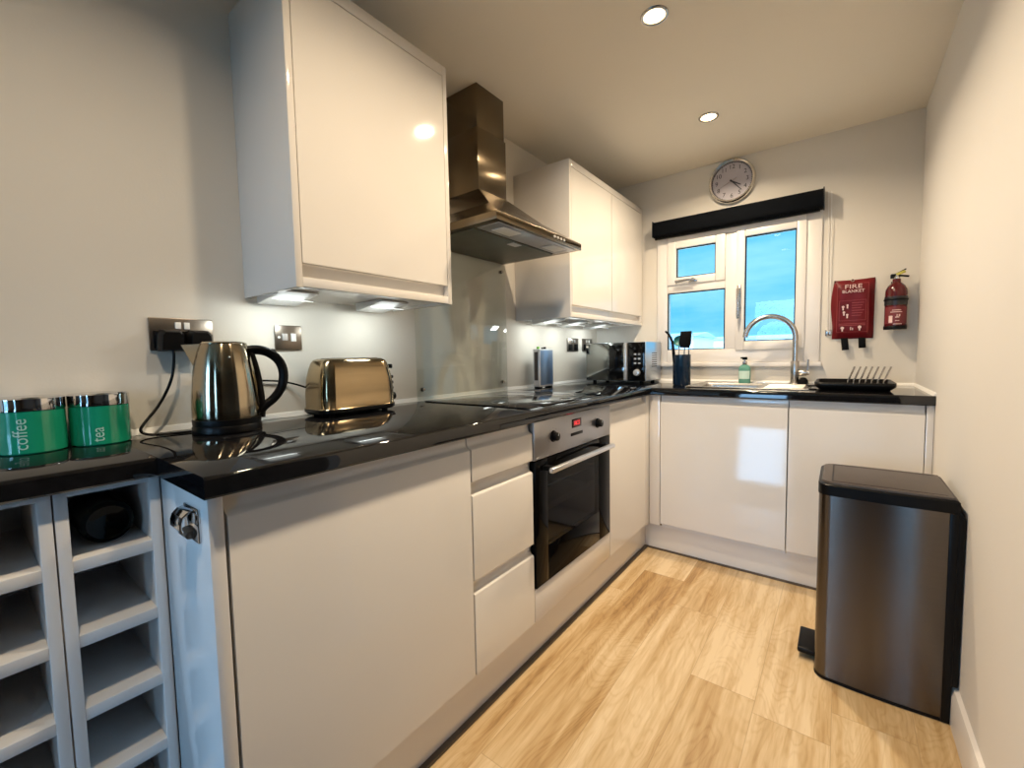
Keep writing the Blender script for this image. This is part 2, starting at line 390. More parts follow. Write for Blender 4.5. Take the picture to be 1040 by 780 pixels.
for (a, c, z0, z1) in ((.572, .807, 1.577, 1.763), (.517, MX0, 1.114, TZ0), (.968, 1.222, 1.156, 1.770)):
    g = .006
    obj('gasket', B().box(a, a+g, YB-.006, YB, z0, z1).box(c-g, c, YB-.006, YB, z0, z1).box(a+g, c-g, YB-.006, YB, z0, z0+g).box(a+g, c-g, YB-.006, YB, z1-g, z1), 'blackmatte', w1)
    obj('window_pane', B().box(a, c, YB+.006, YB+.012, z0, z1), 'pane', w1)
obj('vent_handle', B().box(.655, .705, YB-.034, YB-.022, 1.540, 1.562, .003).tube([(.69, YB-.044, 1.552), (.65, YB-.048, 1.553), (.60, YB-.048, 1.551), (.575, YB-.046, 1.550)], .007, 10).cyl((.682, YB-.05, 1.552), (.682, YB-.028, 1.552), .011)
    .tube([(.64, YB-.03, 1.552), (.60, YB-.036, 1.545), (.575, YB-.034, 1.542)], .003, 8), 'satin', w1)
obj('casement_handle', B().box(.930, .952, YB-.034, YB-.022, 1.35, 1.49, .004).cyl((.941, YB-.056, 1.46), (.941, YB-.03, 1.46), .010).tube([(.941, YB-.056, 1.465), (.941, YB-.060, 1.42), (.941, YB-.058, 1.32), (.941, YB-.055, 1.29)], [.011, .008], 10), 'satin', w1)

# ------------------------------------------------------------------ outside
struct('ground_outside', B().box(-60, 70, YB+2, 160, -3.4, -3.0).box(-40, 40, -70, RY0-2, -3.4, -3.0), 'ground', 'ground outside the windows', 'ground')
def house(x, y, w, d, h, rh, label, nwin):
    t = thing('house', (x, y, -3), label, 'house', 'pale houses beyond the kitchen window')
    obj('walls', B().box(x-w/2, x+w/2, y, y+d, -3, h), 'render', t)
    obj('roof', B().prism([(y-.4, h), (y+d+.4, h), (y+d/2, h+rh)], x-w/2-.3, x+w/2+.3, 'yz'), 'roof', t)
    for k in range(nwin):
        wx = x-w/2+(k+.5)*w/nwin
        obj('house_window', B().box(wx-.45, wx+.45, y-.05, y+.02, h-1.7, h-.5), 'farpane', t)
house(-16, 42, 13, 8, 2.6, .5, 'pale rendered house seen low through the left window pane', 4)
house(-6.6, 58, 13, 8, 2.6, .5, 'pale rendered house with low roof seen low behind the tap', 5)
hb = B()
for k in range(26):
    hb.sphere((-22+k*1.7+random.uniform(-.5,.5), 72+random.uniform(-2,2), random.uniform(-1.5,.6)), random.uniform(2.2,3.2), (1,1,.9), 12)
tag(obj('hedge', hb, 'hedge'), 'dark line of trees low on the horizon outside the window', 'trees', kind='stuff')

# ------------------------------------------------------------------ base units (run faces +x at x=.61, window run faces -y at y=2.334)
FX, FY, Z0, Z1 = .61, 2.334, .165, .868
def jprofile(z0, z1):     # (outward offset, z): front with a J-shaped finger pull along the top
    return [(0, z0+.002), (0, z1-.040), (-.002, z1-.036), (-.012, z1-.031), (-.017, z1-.024), (-.018, z1-.012), (-.018, z1), (-.024, z1), (-.024, z0), (-.002, z0)]
def jfront_x(y0, y1, z0, z1): return B().prism([(FX+d, z) for d, z in jprofile(z0, z1)], y0, y1, 'xz')
def jfront_y(x0, x1, z0, z1): return B().prism([(FY-d, z) for d, z in jprofile(z0, z1)], x0, x1, 'yz')
def carcass_x(y0, y1): return B().box(.03, FX-.026, y0, y1, .14, .8715)
def carcass_y(x0, x1): return B().box(x0, x1, FY+.026, YB-.02, .14, .8715)

t = thing('base_cabinet', (.3, .6, 0), 'wide white base cabinet under the kettle and toaster', 'cabinet')
obj('end_panel', B().box(.355, FX, .269, .292, 0, .8715, .0012), 'panel', t, 'glossy white end panel facing the camera')
obj('carcass', carcass_x(.294, .902), 'carcass', t)
obj('door', jfront_x(.2975, .9005, Z0, Z1), 'gloss', t)
t = thing('drawer_cabinet', (.3, 1.06, 0), 'narrow white three drawer cabinet left of the oven', 'cabinet')
obj('carcass', carcass_x(.9035, 1.2085), 'carcass', t)
for z0, z1 in ((Z0, .444), (.4475, .7345), (.738, Z1)):
    obj('drawer', jfront_x(.907, 1.2065, z0, z1), 'gloss', t)
t = thing('oven_cabinet', (.3, 1.51, 0), 'white housing under and around the built in oven', 'cabinet')
obj('carcass', B().box(.03, FX-.026, 1.2105, 1.226, .14, .8715).box(.03, FX-.026, 1.803, 1.8185, .14, .8715).box(.03, FX-.026, 1.226, 1.803, .14, .268), 'carcass', t)
obj('filler_panel', B().box(FX-.022, FX, 1.2115, 1.8165, Z0, .280, .0012), 'gloss', t)
t = thing('corner_cabinet', (.3, 2.05, 0), 'white single door cabinet between the oven and the inside corner', 'cabinet')
obj('carcass', carcass_x(1.8205, 2.272), 'carcass', t)
obj('door', jfront_x(1.822, 2.268, Z0, Z1), 'gloss', t)
obj('corner_post', B().box(FX-.02, FX-.001, 2.274, FY, Z0-.01, .8715, .001).box(FX-.001, .664, FY, FY+.02, Z0-.01, .8715, .001), 'gloss', t)
t = thing('sink_cabinet', (.95, 2.6, 0), 'white base cabinet below the sink, left door under the window', 'cabinet')
obj('carcass', B().box(.668, .684, FY+.026, YB-.02, .14, .8715).box(1.232, 1.247, FY+.026, YB-.02, .14, .8715).box(.684, 1.232, FY+.026, YB-.02, .14, .158).box(.684, 1.232, YB-.034, YB-.02, .158, .8715), 'carcass', t)
obj('door', jfront_y(.668, 1.2455, Z0, Z1), 'gloss', t)
t = thing('base_cabinet', (1.47, 2.6, 0), 'white base cabinet behind the pedal bin, right door under the window', 'cabinet')
obj('carcass', carcass_y(1.2495, 1.699), 'carcass', t)
obj('door', jfront_y(1.2505, 1.7005, Z0, Z1), 'gloss', t)
tag(obj('end_filler', B().box(1.7035, 1.7255, FY, FY+.02, 0, .8715, .001), 'gloss'), 'thin white filler strip between the last cabinet and right wall', 'panel')
t = thing('plinth', (.56, 1.3, 0), 'long white plinth along the floor under the oven run', 'plinth')
obj('plinth_board', B().box(.552, .570, .294, 2.386, .011, .139), 'gloss', t)
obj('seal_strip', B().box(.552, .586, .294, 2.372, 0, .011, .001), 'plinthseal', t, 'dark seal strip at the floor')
t = thing('plinth', (1.14, 2.38, 0), 'short pale plinth along the floor below the sink cabinets', 'plinth')
obj('plinth_board', B().box(.571, 1.7025, 2.374, 2.386, .009, .139), 'gloss', t)
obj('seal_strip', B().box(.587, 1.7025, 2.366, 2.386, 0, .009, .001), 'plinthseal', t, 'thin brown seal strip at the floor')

# worktops
SX0, SX1, SY0, SY1 = .80, 1.10, 2.475, 2.765           # bowl cut-out
wt = B()
zz = (.872, ZW)
def edge_profile(x_wall, x_front):
    return [(x_wall, .872), (x_front-.004, .872), (x_front, .876), (x_front, .903), (x_front-.0025, .908), (x_front-.006, ZW), (x_wall, ZW)]
wt.prism(edge_profile(.001, .63), .261, 2.3145)
wt.box(.001, SX0, 2.3205, YB-.001, *zz).box(SX1, W-.001, 2.3205, YB-.001, *zz).box(SX0, SX1, SY1, YB-.001, *zz).box(SX0, SX1, 2.3205, SY0, *zz)
wt.box(.001, .63, 2.3145, 2.3205, *zz)
wt.prism([(2.3205, .872), (2.318, .872), (2.314, .876), (2.314, .903), (2.3165, .908), (2.320, ZW), (2.3205, ZW)], .63, W-.001, 'yz')
tag(obj('worktop', wt, 'worktop'), 'long black gloss worktop running past the hob to the sink', 'worktop')
tag(obj('worktop', B().prism(edge_profile(.001, .372), -.32, .2605), 'worktop'), 'shallow black worktop under the green tins, above the wine rack', 'worktop')

# wine racks
def wine_rack(y0, y1, label):
    t = thing('wine_rack', (.2, (y0+y1)/2, 0), label, 'wine rack', 'white wine racks')
    x0, x1, th = .02, .350, .0175
    obj('side_panel', B().box(x0, x1, y0, y0+th, 0, .8715, .001), 'rack', t)
    obj('side_panel', B().box(x0, x1, y1-th, y1, 0, .8715, .001), 'rack', t)
    obj('back_panel', B().box(x0, x0+.006, y0+th, y1-th, .02, .86), 'rack', t)
    obj('top_rail', B().box(x0+.006, x1, y0+th, y1-th, .860, .8715), 'rack', t)
    for k in range(6):
        zt = .742-.1395*k
        obj('shelf', B().box(x0+.006, x1-.001, y0+th, y1-th, zt-.0225, zt, .001), 'rack', t)
wine_rack(.1205, .2685, 'white column of bottle cubbies beside the end panel, nearer the kettle')
wine_rack(-.030, .1180, 'white column of bottle cubbies at the left edge of the photo')
# bottle lying in the top cubby, punt end outward
t = thing('wine_bottle', (.20, .1965, .743), 'dark wine bottle lying in the top cubby of the rack', 'bottle')
obj('bottle_body', B().lathe((.300, .1965, .7845), [(0, .012), (.020, .006), (.032, 0), (.0395, .005), (.041, .014), (.041, .15), (.036, .18), (.017, .212), (.014, .225), (.014, .262), (.0155, .263), (.0155, .272), (0, .272)], 32, 'X').xf(Matrix.Translation((.300, .1965, .7845)) @ Matrix.Rotation(PI, 4, 'Z') @ Matrix.Translation((-.300, -.1965, -.7845))), 'bottle', t)
obj('foil_capsule', B().cyl((.028, .1965, .7845), (.075, .1965, .7845), .0162, n=20), 'gold', t)
# opener on the end panel
t = thing('bottle_opener', (.53, .268, .815), 'small chrome bottle opener fixed to the glossy end panel', 'bottle opener')
obj('back_plate', B().box(.505, .575, .2640, .2688, .785, .845, .002), 'chrome', t)
obj('opener_lip', B().prism([(.264, .842), (.254, .840), (.246, .833), (.2425, .822), (.2425, .812), (.246, .806), (.249, .808), (.2465, .813), (.2465, .821), (.2495, .830), (.256, .836), (.264, .837)], .510, .560, 'yz', .0006), 'chrome', t)
obj('tooth', B().prism([(.264, .806), (.254, .803), (.251, .797), (.254, .792), (.264, .790)], .518, .553, 'yz', .0008), 'plate', t)

# ------------------------------------------------------------------ oven
t = thing('oven', (.35, 1.514, .283), 'built in oven with steel control panel and black glass door', 'oven')
OY0, OY1 = 1.228, 1.801
ob = B().box(.05, .062, OY0, OY1, .284, .868).box(.062, .588, OY0, OY0+.02, .284, .868).box(.062, .588, OY1-.02, OY1, .284, .868).box(.062, .588, OY0+.02, OY1-.02, .284, .36).box(.062, .588, OY0+.02, OY1-.02, .745, .868)
obj('oven_body', ob, 'ovencavity', t)
obj('oven_rack', B().tube([(.10, OY0+.025, .60), (.56, OY0+.025, .60)], .004, 8).tube([(.10, OY1-.025, .60), (.56, OY1-.025, .60)], .004, 8).tube([(.56, OY0+.025, .60), (.56, OY1-.025, .60)], .004, 8), 'chrome', t)
obj('baking_tray', B().box(.10, .55, OY0+.022, OY1-.022, .50, .506, .001).box(.54, .55, OY0+.022, OY1-.022, .506, .525), 'ovencavity', t)
PX = .614
obj('control_panel', B().box(.590, PX, 1.213, 1.815, .735, .868, .003), 'ovensteel', t)
for y in (1.335, 1.690):
    d = obj('dial', B().cyl((PX, y, .803), (PX+.004, y, .803), .021, .020, 28).cyl((PX+.004, y, .803), (PX+.022, y, .803), .0165, .0145, 28, .002), 'black', t)
    dm = B()
    for k in range(7):
        a = math.radians(-120+40*k)
        dm.cyl((PX, y+.031*math.sin(a), .803+.031*math.cos(a)), (PX+.0003, y+.031*math.sin(a), .803+.031*math.cos(a)), .0014, n=8)
    obj('dial_marks', dm, 'ink', d)
    obj('pointer', B().box(PX+.0223, PX+.0228, y-.0012, y+.0012, .806, .8165), 'silver', d)
dsp = obj('display', B().box(PX-.001, PX+.0012, 1.470, 1.545, .812, .846, .0008), 'blackglass', t)
obj('display_screen', B().box(PX+.0012, PX+.0016, 1.482, 1.533, .817, .841), 'redscreen', dsp)
obj('digits', joined(place(text_bm('18:22', .022), (PX+.002, 1.5075, .829), (0, 1, 0), (0, 0, 1))), 'reddigits', dsp)
obj('button_strip', B().box(PX-.001, PX+.0015, 1.462, 1.556, .781, .793, .001), 'black', t)
dr = obj('oven_door', B().box(.590, PX, 1.215, 1.295, .284, .732, .003).box(.590, PX, 1.703, 1.813, .284, .732, .003).box(.590, PX, 1.293, 1.705, .284, .415, .003).box(.590, PX, 1.293, 1.705, .690, .732, .003), 'doorglass', t)
obj('door_glass', B().box(.604, .6125, 1.293, 1.705, .413, .692), 'ovenpane', dr)
hd = obj('door_handle', B().box(.650, .668, 1.245, 1.752, .693, .711, .005, 3), 'barsteel', dr)
obj('handle_bracket', B().box(PX-.001, .652, 1.262, 1.288, .694, .710, .002), 'black', hd)
obj('handle_bracket', B().box(PX-.001, .652, 1.709, 1.735, .694, .710, .002), 'black', hd)

# hob
t = thing('hob', (.32, 1.517, ZW), 'flush black glass hob set into the worktop below the hood', 'hob')
obj('glass_top', B().box(.058, .578, 1.222, 1.814, ZW+.0005, ZW+.0055, .0015), 'hobglass', t)
for (x, y, r) in ((.20, 1.37, .075), (.20, 1.66, .095), (.43, 1.37, .10), (.43, 1.66, .075)):
    obj('cooking_zone', B().ring((x, y, ZW+.0056), r, .0009, 56, 6, zs=.25), 'hobmark', t)

# splashback
t = thing('splashback', (.012, 1.53, ZW+.002), 'clear glass splashback on the wall behind the hob', 'splashback')
obj('glass_panel', B().box(.010, .016, 1.222, 1.838, ZW+.0025, 1.570, .0008), 'splash', t)
for y in (1.255, 1.805):
    for z in (.958, 1.532):
        obj('fixing_bolt', B().cyl((.001, y, z), (.010, y, z), .009, n=16).cyl((.016, y, z), (.021, y, z), .0085, .007, 16), 'satin', t)

# hood
t = thing('cooker_hood', (.2, 1.525, 1.575), 'brushed steel chimney cooker hood above the hob', 'cooker hood')
def rect(x0, x1, y0, y1, z): return [(x0, y0, z), (x1, y0, z), (x1, y1, z), (x0, y1, z)]
HY0, HY1 = 1.222, 1.836
obj('canopy', B().loft([rect(.001, .462, HY0, HY1, 1.606), rect(.001, .335, 1.338, 1.712, 1.690), rect(.001, .205, 1.428, 1.628, 1.800)]), 'hoodsteel', t, sharp=8)
obj('canopy_rim', B().box(.001, .465, HY0-.002, HY1+.002, 1.575, 1.6055, .002), 'hoodsteel', t)
obj('chimney', B().box(.001, .199, 1.432, 1.624, 1.798, 2.06, .002).box(.001, .194, 1.437, 1.619, 2.06, 2.239, .002), 'hoodsteel', t)
fl = B().box(.03, .33, HY0+.03, HY1-.03, 1.5705, 1.5752, .001)
obj('grease_filter', fl, 'filter', t)
obj('underside_plate', B().box(.345, .45, HY0+.03, HY1-.03, 1.572, 1.5752, .001), 'ovensteel', t)
obj('filter_latch', B().box(.29, .325, 1.50, 1.56, 1.568, 1.5708, .001), 'silver', t)
for y in (1.36, 1.70):
    obj('hood_lamp', B().box(.37, .43, y-.055, y+.055, 1.569, 1.5722, .001), 'trim', t)
for k in range(4):
    obj('push_button', B().cyl((.464, 1.60+.026*k, 1.590), (.470, 1.60+.026*k, 1.590), .006, n=14), 'silver', t)

# ------------------------------------------------------------------ wall cabinets
CX = .318
def inset_front(x, y0, y1, z0, z1):
    p = [(x, z1), (x, z0+.036), (x-.002, z0+.034), (x-.016, z0+.036), (x-.021, z0+.032), (x-.022, z0), (x-.0255, z0), (x-.0255, z1)]
    return B().prism(p, y0, y1, 'xz')
def wall_cabinet(name, x, y0, y1, z0, z1, splits, label):
    t = thing(name, (x/2, (y0+y1)/2, z0), label, 'cabinet', 'white wall cabinets')
    th = .018
    obj('carcass', B().box(.001, x-.026, y0+th, y1-th, z0+.02, z1-th), 'carcass', t)
    obj('side_panel', B().box(.001, x, y0, y0+th, z0, z1, .001), 'gloss', t)
    obj('side_panel', B().box(.001, x, y1-th, y1, z0, z1, .001), 'gloss', t)
    obj('top_panel', B().box(.001, x, y0+th, y1-th, z1-.034, z1, .001), 'gloss', t)
    obj('bottom_rail', B().box(x-.03, x, y0+th, y1-th, z0+.002, z0+.026, .001).box(.001, x-.03, y0+th, y1-th, z0+.008, z0+.019), 'gloss', t)
    ys = [y0+th] + splits + [y1-th]
    for a, b in zip(ys, ys[1:]): obj('door', inset_front(x, a+.0025, b-.0025, z0+.0285, z1-.0375), 'gloss', t)
    return t
wall_cabinet('wall_cabinet', CX, .580, 1.138, 1.283, 2.096, [], 'single door white wall cabinet above the kettle and toaster')
wall_cabinet('wall_cabinet', .345, 1.942, 2.922, 1.285, 2.062, [2.435], 'two door white wall cabinet between the hood and the window')
# under-cabinet wedge lights
first = None
def wedge_light(loc, label):
    global first
    if first: return dup(first, loc, label)
    x, y, z = loc
    t = thing('cabinet_light', loc, label, 'light', 'wedge lights under the wall cabinets')
    obj('lamp_housing', B().prism([(x-.075, z-.001), (x+.075, z-.001), (x+.075, z-.006), (x-.065, z-.028), (x-.075, z-.028)], y-.055, y+.055, 'xz', .001), 'silver', t)
    a = math.atan2(.022, .14)
    c = Vector((x+.004, y, z-.0182)); m = Matrix.Translation(c) @ Matrix.Rotation(a, 4, 'Y')
    obj('light_face', B().box(-.055, .055, -.045, .045, -.001, .001, mtx=m), 'led', t)
    first = t; return t
LEDS = []
for (x, y, zc, lb) in ((.135, .645, 1.291, 'wedge shaped light under the near end of the single wall cabinet'),
                       (.145, .965, 1.291, 'wedge shaped light under the single wall cabinet, above the toaster'),
                       (.14, 2.06, 1.293, 'wedge shaped light under the double wall cabinet, nearest the hob'),
                       (.14, 2.33, 1.293, 'middle wedge shaped light under the double wall cabinet'),
                       (.14, 2.66, 1.293, 'wedge shaped light under the double wall cabinet, above the microwave')):
    wedge_light((x, y, zc), lb); LEDS.append((x, y, zc))

# ------------------------------------------------------------------ downlights
firstd = None
DOWN = [(.90, 1.557, 'ceiling downlight nearer the camera, above the hood'), (.89, 2.353, 'ceiling downlight nearest the clock'), (.90, .80, 'ceiling downlight just above the wall cabinet door'),
        (.90, .02, 'unseen downlight over the camera, added to brighten the left wall')]  # last one is out of view, added for brightness on the left wall
for x, y, lb in DOWN:
    if firstd: dup(firstd, (x, y, H), lb); continue
    firstd = thing('downlight', (x, y, H), lb, 'downlight', 'recessed ceiling downlights')
    obj('trim_ring', B().ring((x, y, H-.001), .040, .006, 40, 8, zs=.7), 'satin', firstd)
    obj('lamp_face', B().lathe((x, y, H-.004), [(0, 0), (.030, 0), (.034, .003), (0, .003)], 32), 'bulb', firstd)

# ------------------------------------------------------------------ clock
t = thing('wall_clock', (.891, YB, 2.104), 'round silver wall clock above the window blind', 'clock')
cx, cz = .891, 2.104
obj('case', B().lathe((cx, YB-.001, cz), [(0, 0), (.118, 0), (.118, .012), (0, .012)], 56, 'Y'), 'silver', t)
obj('rim', B().lathe((cx, YB-.001, cz), [(.112, .001), (.125, .001), (.1275, .012), (.125, .026), (.119, .033), (.112, .030), (.109, .022), (.109, .013), (.112, .001)], 64, 'Y'), 'clockrim', t)
obj('dial_face', B().lathe((cx, YB-.013, cz), [(0, 0), (.1095, 0), (.1095, .001), (0, .001)], 56, 'Y'), 'clockface', t)
for k in range(1, 13):
    a = 2*PI*k/12
    obj('numeral', joined(place(text_bm(str(k), .034), (cx+.083*math.sin(a), YB-.0146, cz+.083*math.cos(a)), (1, 0, 0), (0, 0, 1))), 'ink', t)
obj('inner_ring', B().ring((cx, YB-.016, cz), .1085, .0022, 64, 8, 'Y'), 'ink', t)
tk = B()
for k in range(60):
    a = 2*PI*k/60; d = Vector((math.sin(a), 0, math.cos(a)))
    c = Vector((cx, YB-.0146, cz)); tk.cyl(c+d*.102, c+d*.1065, .0007 if k % 5 else .0013, n=6)
obj('minute_track', tk, 'ink', t)
def hand(name, deg, l, back, wd, y, m):
    a = math.radians(deg)
    bm = B().prism([(-wd, -back), (wd, -back), (wd*.55, l), (-wd*.55, l)], -.0006, .0006, 'xz')
    obj(name, bm.xf(Matrix.Translation((cx, y, cz)) @ Matrix.Rotation(a, 4, 'Y')), m, t)
hand('hour_hand', 122, .058, .012, .0042, YB-.0185, 'ink')
hand('minute_hand', 139, .082, .012, .0034, YB-.0205, 'ink')
hand('second_hand', 245, .082, .030, .0010, YB-.0225, 'satin')
obj('hand_pin', B().cyl((cx, YB-.014, cz), (cx, YB-.0245, cz), .005, n=16), 'ink', t)

# roller blind
t = thing('roller_blind', (.88, YB-.05, 1.838), 'rolled up black roller blind across the top of the window', 'blind')
obj('cassette', B().prism([(YB-.001, 1.940), (YB-.064, 1.940), (YB-.078, 1.932), (YB-.084, 1.918), (YB-.084, 1.862), (YB-.078, 1.850), (YB-.066, 1.845), (YB-.001, 1.845)], .444, 1.338, 'yz'), 'blind', t)
obj('end_cap', B().box(.439, .444, YB-.086, YB-.001, 1.843, 1.942, .001), 'black', t)
obj('end_cap', B().box(1.338, 1.343, YB-.086, YB-.001, 1.843, 1.942, .001), 'black', t)
obj('bottom_bar', B().box(.445, 1.325, YB-.050, YB-.036, 1.830, 1.8445, .002), 'black', t)
tag(obj('blind_cord', B().tube([(1.358, YB-.03, 1.93), (1.362, YB-.006, 1.75), (1.366, YB-.006, 1.45), (1.368, YB-.008, 1.20), (1.374, YB-.010, 1.188), (1.379, YB-.008, 1.20), (1.378, YB-.006, 1.5), (1.372, YB-.02, 1.93)], .0016, 8, 2), 'trim'), 'thin white looped blind cord hanging right of the window', 'cord')
t = thing('cord_cleat', (1.374, YB, 1.18), 'small pale cord cleat on the wall below the blind cord', 'cleat')
obj('cleat_base', B().box(1.360, 1.388, YB-.007, YB-.001, 1.172, 1.205, .002), 'satin', t)
obj('cleat_hook', B().tube([(1.374, YB-.006, 1.178), (1.374, YB-.018, 1.176), (1.374, YB-.020, 1.190)], .004, 10, 1), 'satin', t)

# ------------------------------------------------------------------ fire blanket
t = thing('fire_blanket', (1.475, YB-.02, 1.09), 'red fire blanket pouch hanging by the window with two black tags', 'fire blanket')
pb = bmesh.new(); NX, NZ = 14, 18; x0, x1, z0, z1 = 1.390, 1.562, 1.152, 1.462
def pillow(u, v, side):
    e = min(1, 7*min(u, 1-u))*min(1, 7*min(v, 1-v))
    wob = .0025*math.sin(9*v+2*u)+.002*math.sin(14*u-3*v)
    xx = x0+(x1-x0)*u + (.006*math.sin(6*v+1) if u < .02 else 0) - .006*(1-v)*(1 if u < .5 else .2)
    zz_ = z0+(z1-z0)*v - .004*math.sin(PI*u)*(1 if v > .9 else 0)
    yy = YB-.004-(.026*e**.6+wob*e if side else 0)
    return (xx, yy, zz_)
for side in (0, 1):
    g = [[pb.verts.new(pillow(i/NX, j/NZ, side)) for i in range(NX+1)] for j in range(NZ+1)]
    for j in range(NZ):
        for i in range(NX): pb.faces.new((g[j][i], g[j][i+1], g[j+1][i+1], g[j+1][i]))
bmesh.ops.remove_doubles(pb, verts=pb.verts, dist=.0003); bmesh.ops.recalc_face_normals(pb, faces=pb.faces)
obj('pouch', pb, 'red', t, sharp=60)
for x, ln, sk in ((1.428, .062, -.006), (1.500, .052, -.003)):
    obj('pull_tag', B().prism([(x, 1.156), (x+.030, 1.156), (x+.030-sk, 1.156-ln), (x-sk, 1.156-ln-.003)], YB-.026, YB-.022, 'xz', .0008), 'blackmatte', t)
obj('hanging_hook', B().ring((1.470, YB-.032, 1.452), .006, .0018, 20, 8, 'Y').cyl((1.470, YB-.002, 1.458), (1.470, YB-.034, 1.456), .002, n=8), 'chrome', t)
yf = YB-.0375
obj('headline', joined(place(text_bm('FIRE', .030), (1.474, yf, 1.420), (1.35, 0, 0), (0, 0, 1)), place(text_bm('BLANKET', .0215), (1.474, yf, 1.396), (1, 0, 0), (0, 0, 1))), 'whiteprint', t)
pr = B()
def frame_(b, a, c, z0, z1, w_=.0012):
    b.box(a, c, yf, yf+.0008, z0, z0+w_).box(a, c, yf, yf+.0008, z1-w_, z1).box(a, a+w_, yf, yf+.0008, z0, z1).box(c-w_, c, yf, yf+.0008, z0, z1)
frame_(pr, 1.408, 1.536, 1.186, 1.436); frame_(pr, 1.418, 1.528, 1.246, 1.350)
for k in range(6): pr.box(1.470, 1.520-.006*(k % 3), yf, yf+.0008, 1.335-.013*k, 1.3375-.013*k)
for k in range(2): pr.box(1.418, 1.526, yf, yf+.0008, 1.228-.008*k, 1.2305-.008*k)
obj('printed_panel', pr, 'faintprint', t)
pc = B()
for (x, z, r) in ((1.434, 1.318, .006), (1.452, 1.326, .0045), (1.438, 1.290, .0055), (1.452, 1.276, .005), (1.433, 1.208, .0075), (1.504, 1.210, .0075)):
    pc.cyl((x, yf+.001, z), (x, yf, z), r, n=14); pc.box(x-.003, x+.003, yf, yf+.0008, z-.017, z-.004)
pc.box(1.466, 1.469, yf, yf+.0008, 1.196, 1.212).box(1.474, 1.477, yf, yf+.0008, 1.196, 1.208)
obj('pictogram', pc, 'whiteprint', t)

# ------------------------------------------------------------------ extinguisher
ex, ey = 1.640, YB-.052
t = thing('fire_extinguisher', (ex, ey, 1.19), 'small red fire extinguisher on the wall near the right corner', 'fire extinguisher')
obj('cylinder', B().lathe((ex, ey, 1.19), [(0, .004), (.038, .004), (.0415, .010), (.042, .018), (.042, .178), (.040, .196), (.033, .212), (.022, .224), (.016, .230), (.0155, .246), (0, .246)], 40), 'redpaint', t)
obj('base_ring', B().lathe((ex, ey, 1.19), [(.030, 0), (.0435, 0), (.0445, .004), (.0440, .016), (.0425, .018), (.030, .0175)], 40), 'black', t)
obj('strap_band', B().lathe((ex, ey, 1.19), [(.0405, .118), (.0434, .118), (.0434, .160), (.0405, .160)], 40), 'bandblack', t)
lb = bmesh.new(); pts = [(math.radians(a)) for a in range(-160, -19, 10)]
g = [[lb.verts.new((ex+.0428*math.cos(a), ey+.0428*math.sin(a), z)) for a in pts] for z in (1.216, 1.300)]
for i in range(len(pts)-1): lb.faces.new((g[0][i], g[0][i+1], g[1][i+1], g[1][i]))
obj('printed_label', lb, 'labelred', t)
mk = B()
def curved(b, a0, a1, z0, z1, r=.0434):
    bm = bmesh.new(); n = 6
    aa = [math.radians(a0+(a1-a0)*i/n) for i in range(n+1)]
    G = [[bm.verts.new((ex+r*math.cos(a), ey+r*math.sin(a), z)) for a in aa] for z in (z0, z1)]
    for i in range(n): bm.faces.new((G[0][i], G[0][i+1], G[1][i+1], G[1][i]))
    b._merge(bm)
curved(mk, -128, -108, 1.222, 1.256); curved(mk, -95, -74, 1.246, 1.250); curved(mk, -95, -74, 1.230, 1.233)
curved(mk, -88, -84, 1.250, 1.262); curved(mk, -78, -70, 1.252, 1.262); curved(mk, -105, -60, 1.214, 1.2165); curved(mk, -120, -60, 1.272, 1.275); curved(mk, -112, -66, 1.281, 1.284)
obj('label_print', mk, 'whiteprint', t)
obj('valve', B().cyl((ex, ey, 1.434), (ex, ey, 1.447), .013, n=20, bev=.002).cyl((ex, ey, 1.447), (ex, ey, 1.455), .010, n=20), 'chrome', t)
obj('carry_handle', B().box(-.020, .046, -.009, .009, -.004, .004, .002, mtx=Matrix.Translation((ex, ey, 1.454)) @ Matrix.Rotation(math.radians(12), 4, 'Y')).box(ex-.024, ex-.006, ey-.010, ey+.010, 1.440, 1.461, .003), 'black', t)
obj('squeeze_lever', B().box(-.018, .038, -.008, .008, -.003, .003, .0015, mtx=Matrix.Translation((ex, ey, 1.462)) @ Matrix.Rotation(math.radians(-30), 4, 'Y')), 'black', t)
obj('safety_tag', B().box(-.012, .024, -.0095, .0095, -.006, .006, .0015, mtx=Matrix.Translation((ex+.008, ey-.001, 1.461)) @ Matrix.Rotation(math.radians(-22), 4, 'Y')), 'yellow', t)
obj('wall_bracket', B().box(ex-.018, ex+.018, YB-.009, YB-.001, 1.21, 1.43, .002).ring((ex, ey, 1.335), .0445, .002, 40, 8, zs=2.2), 'black', t)

# ------------------------------------------------------------------ sockets
def faceplate(name, y0, y1, z0, z1, label, cat, group=None):
    t = thing(name, (.004, (y0+y1)/2, z0), label, cat, group)
    obj('face_plate', B().box(.0005, .0085, y0, y1, z0, z1, .003), 'plate', t)
    return t
def rocker(t, y, z, m='trim', w=.013, h=.018): obj('rocker_switch', B().box(.008, .0125, y-w/2, y+w/2, z-h/2, z+h/2, .0012), m, t)
def plug(parent, x, y, z):
    """a UK plug on the wall: flat fronted block with tapered shoulders"""
    return obj('plug', B().loft([[(x, y-.029, z-.025), (x, y-.027, z+.018), (x, y-.018, z+.030), (x, y+.018, z+.030), (x, y+.027, z+.018), (x, y+.029, z-.025)],
                                 [(x+.03, y-.029, z-.028), (x+.03, y-.027, z+.016), (x+.03, y-.018, z+.027), (x+.03, y+.018, z+.027), (x+.03, y+.027, z+.016), (x+.03, y+.029, z-.028)],
                                 [(x+.040, y-.024, z-.024), (x+.040, y-.021, z+.012), (x+.040, y-.014, z+.021), (x+.040, y+.014, z+.021), (x+.040, y+.021, z+.012), (x+.040, y+.024, z-.024)]]), 'black', parent)
t = faceplate('double_socket', .346, .490, 1.126, 1.213, 'double brushed steel socket behind the kettle, both plugs in', 'socket')
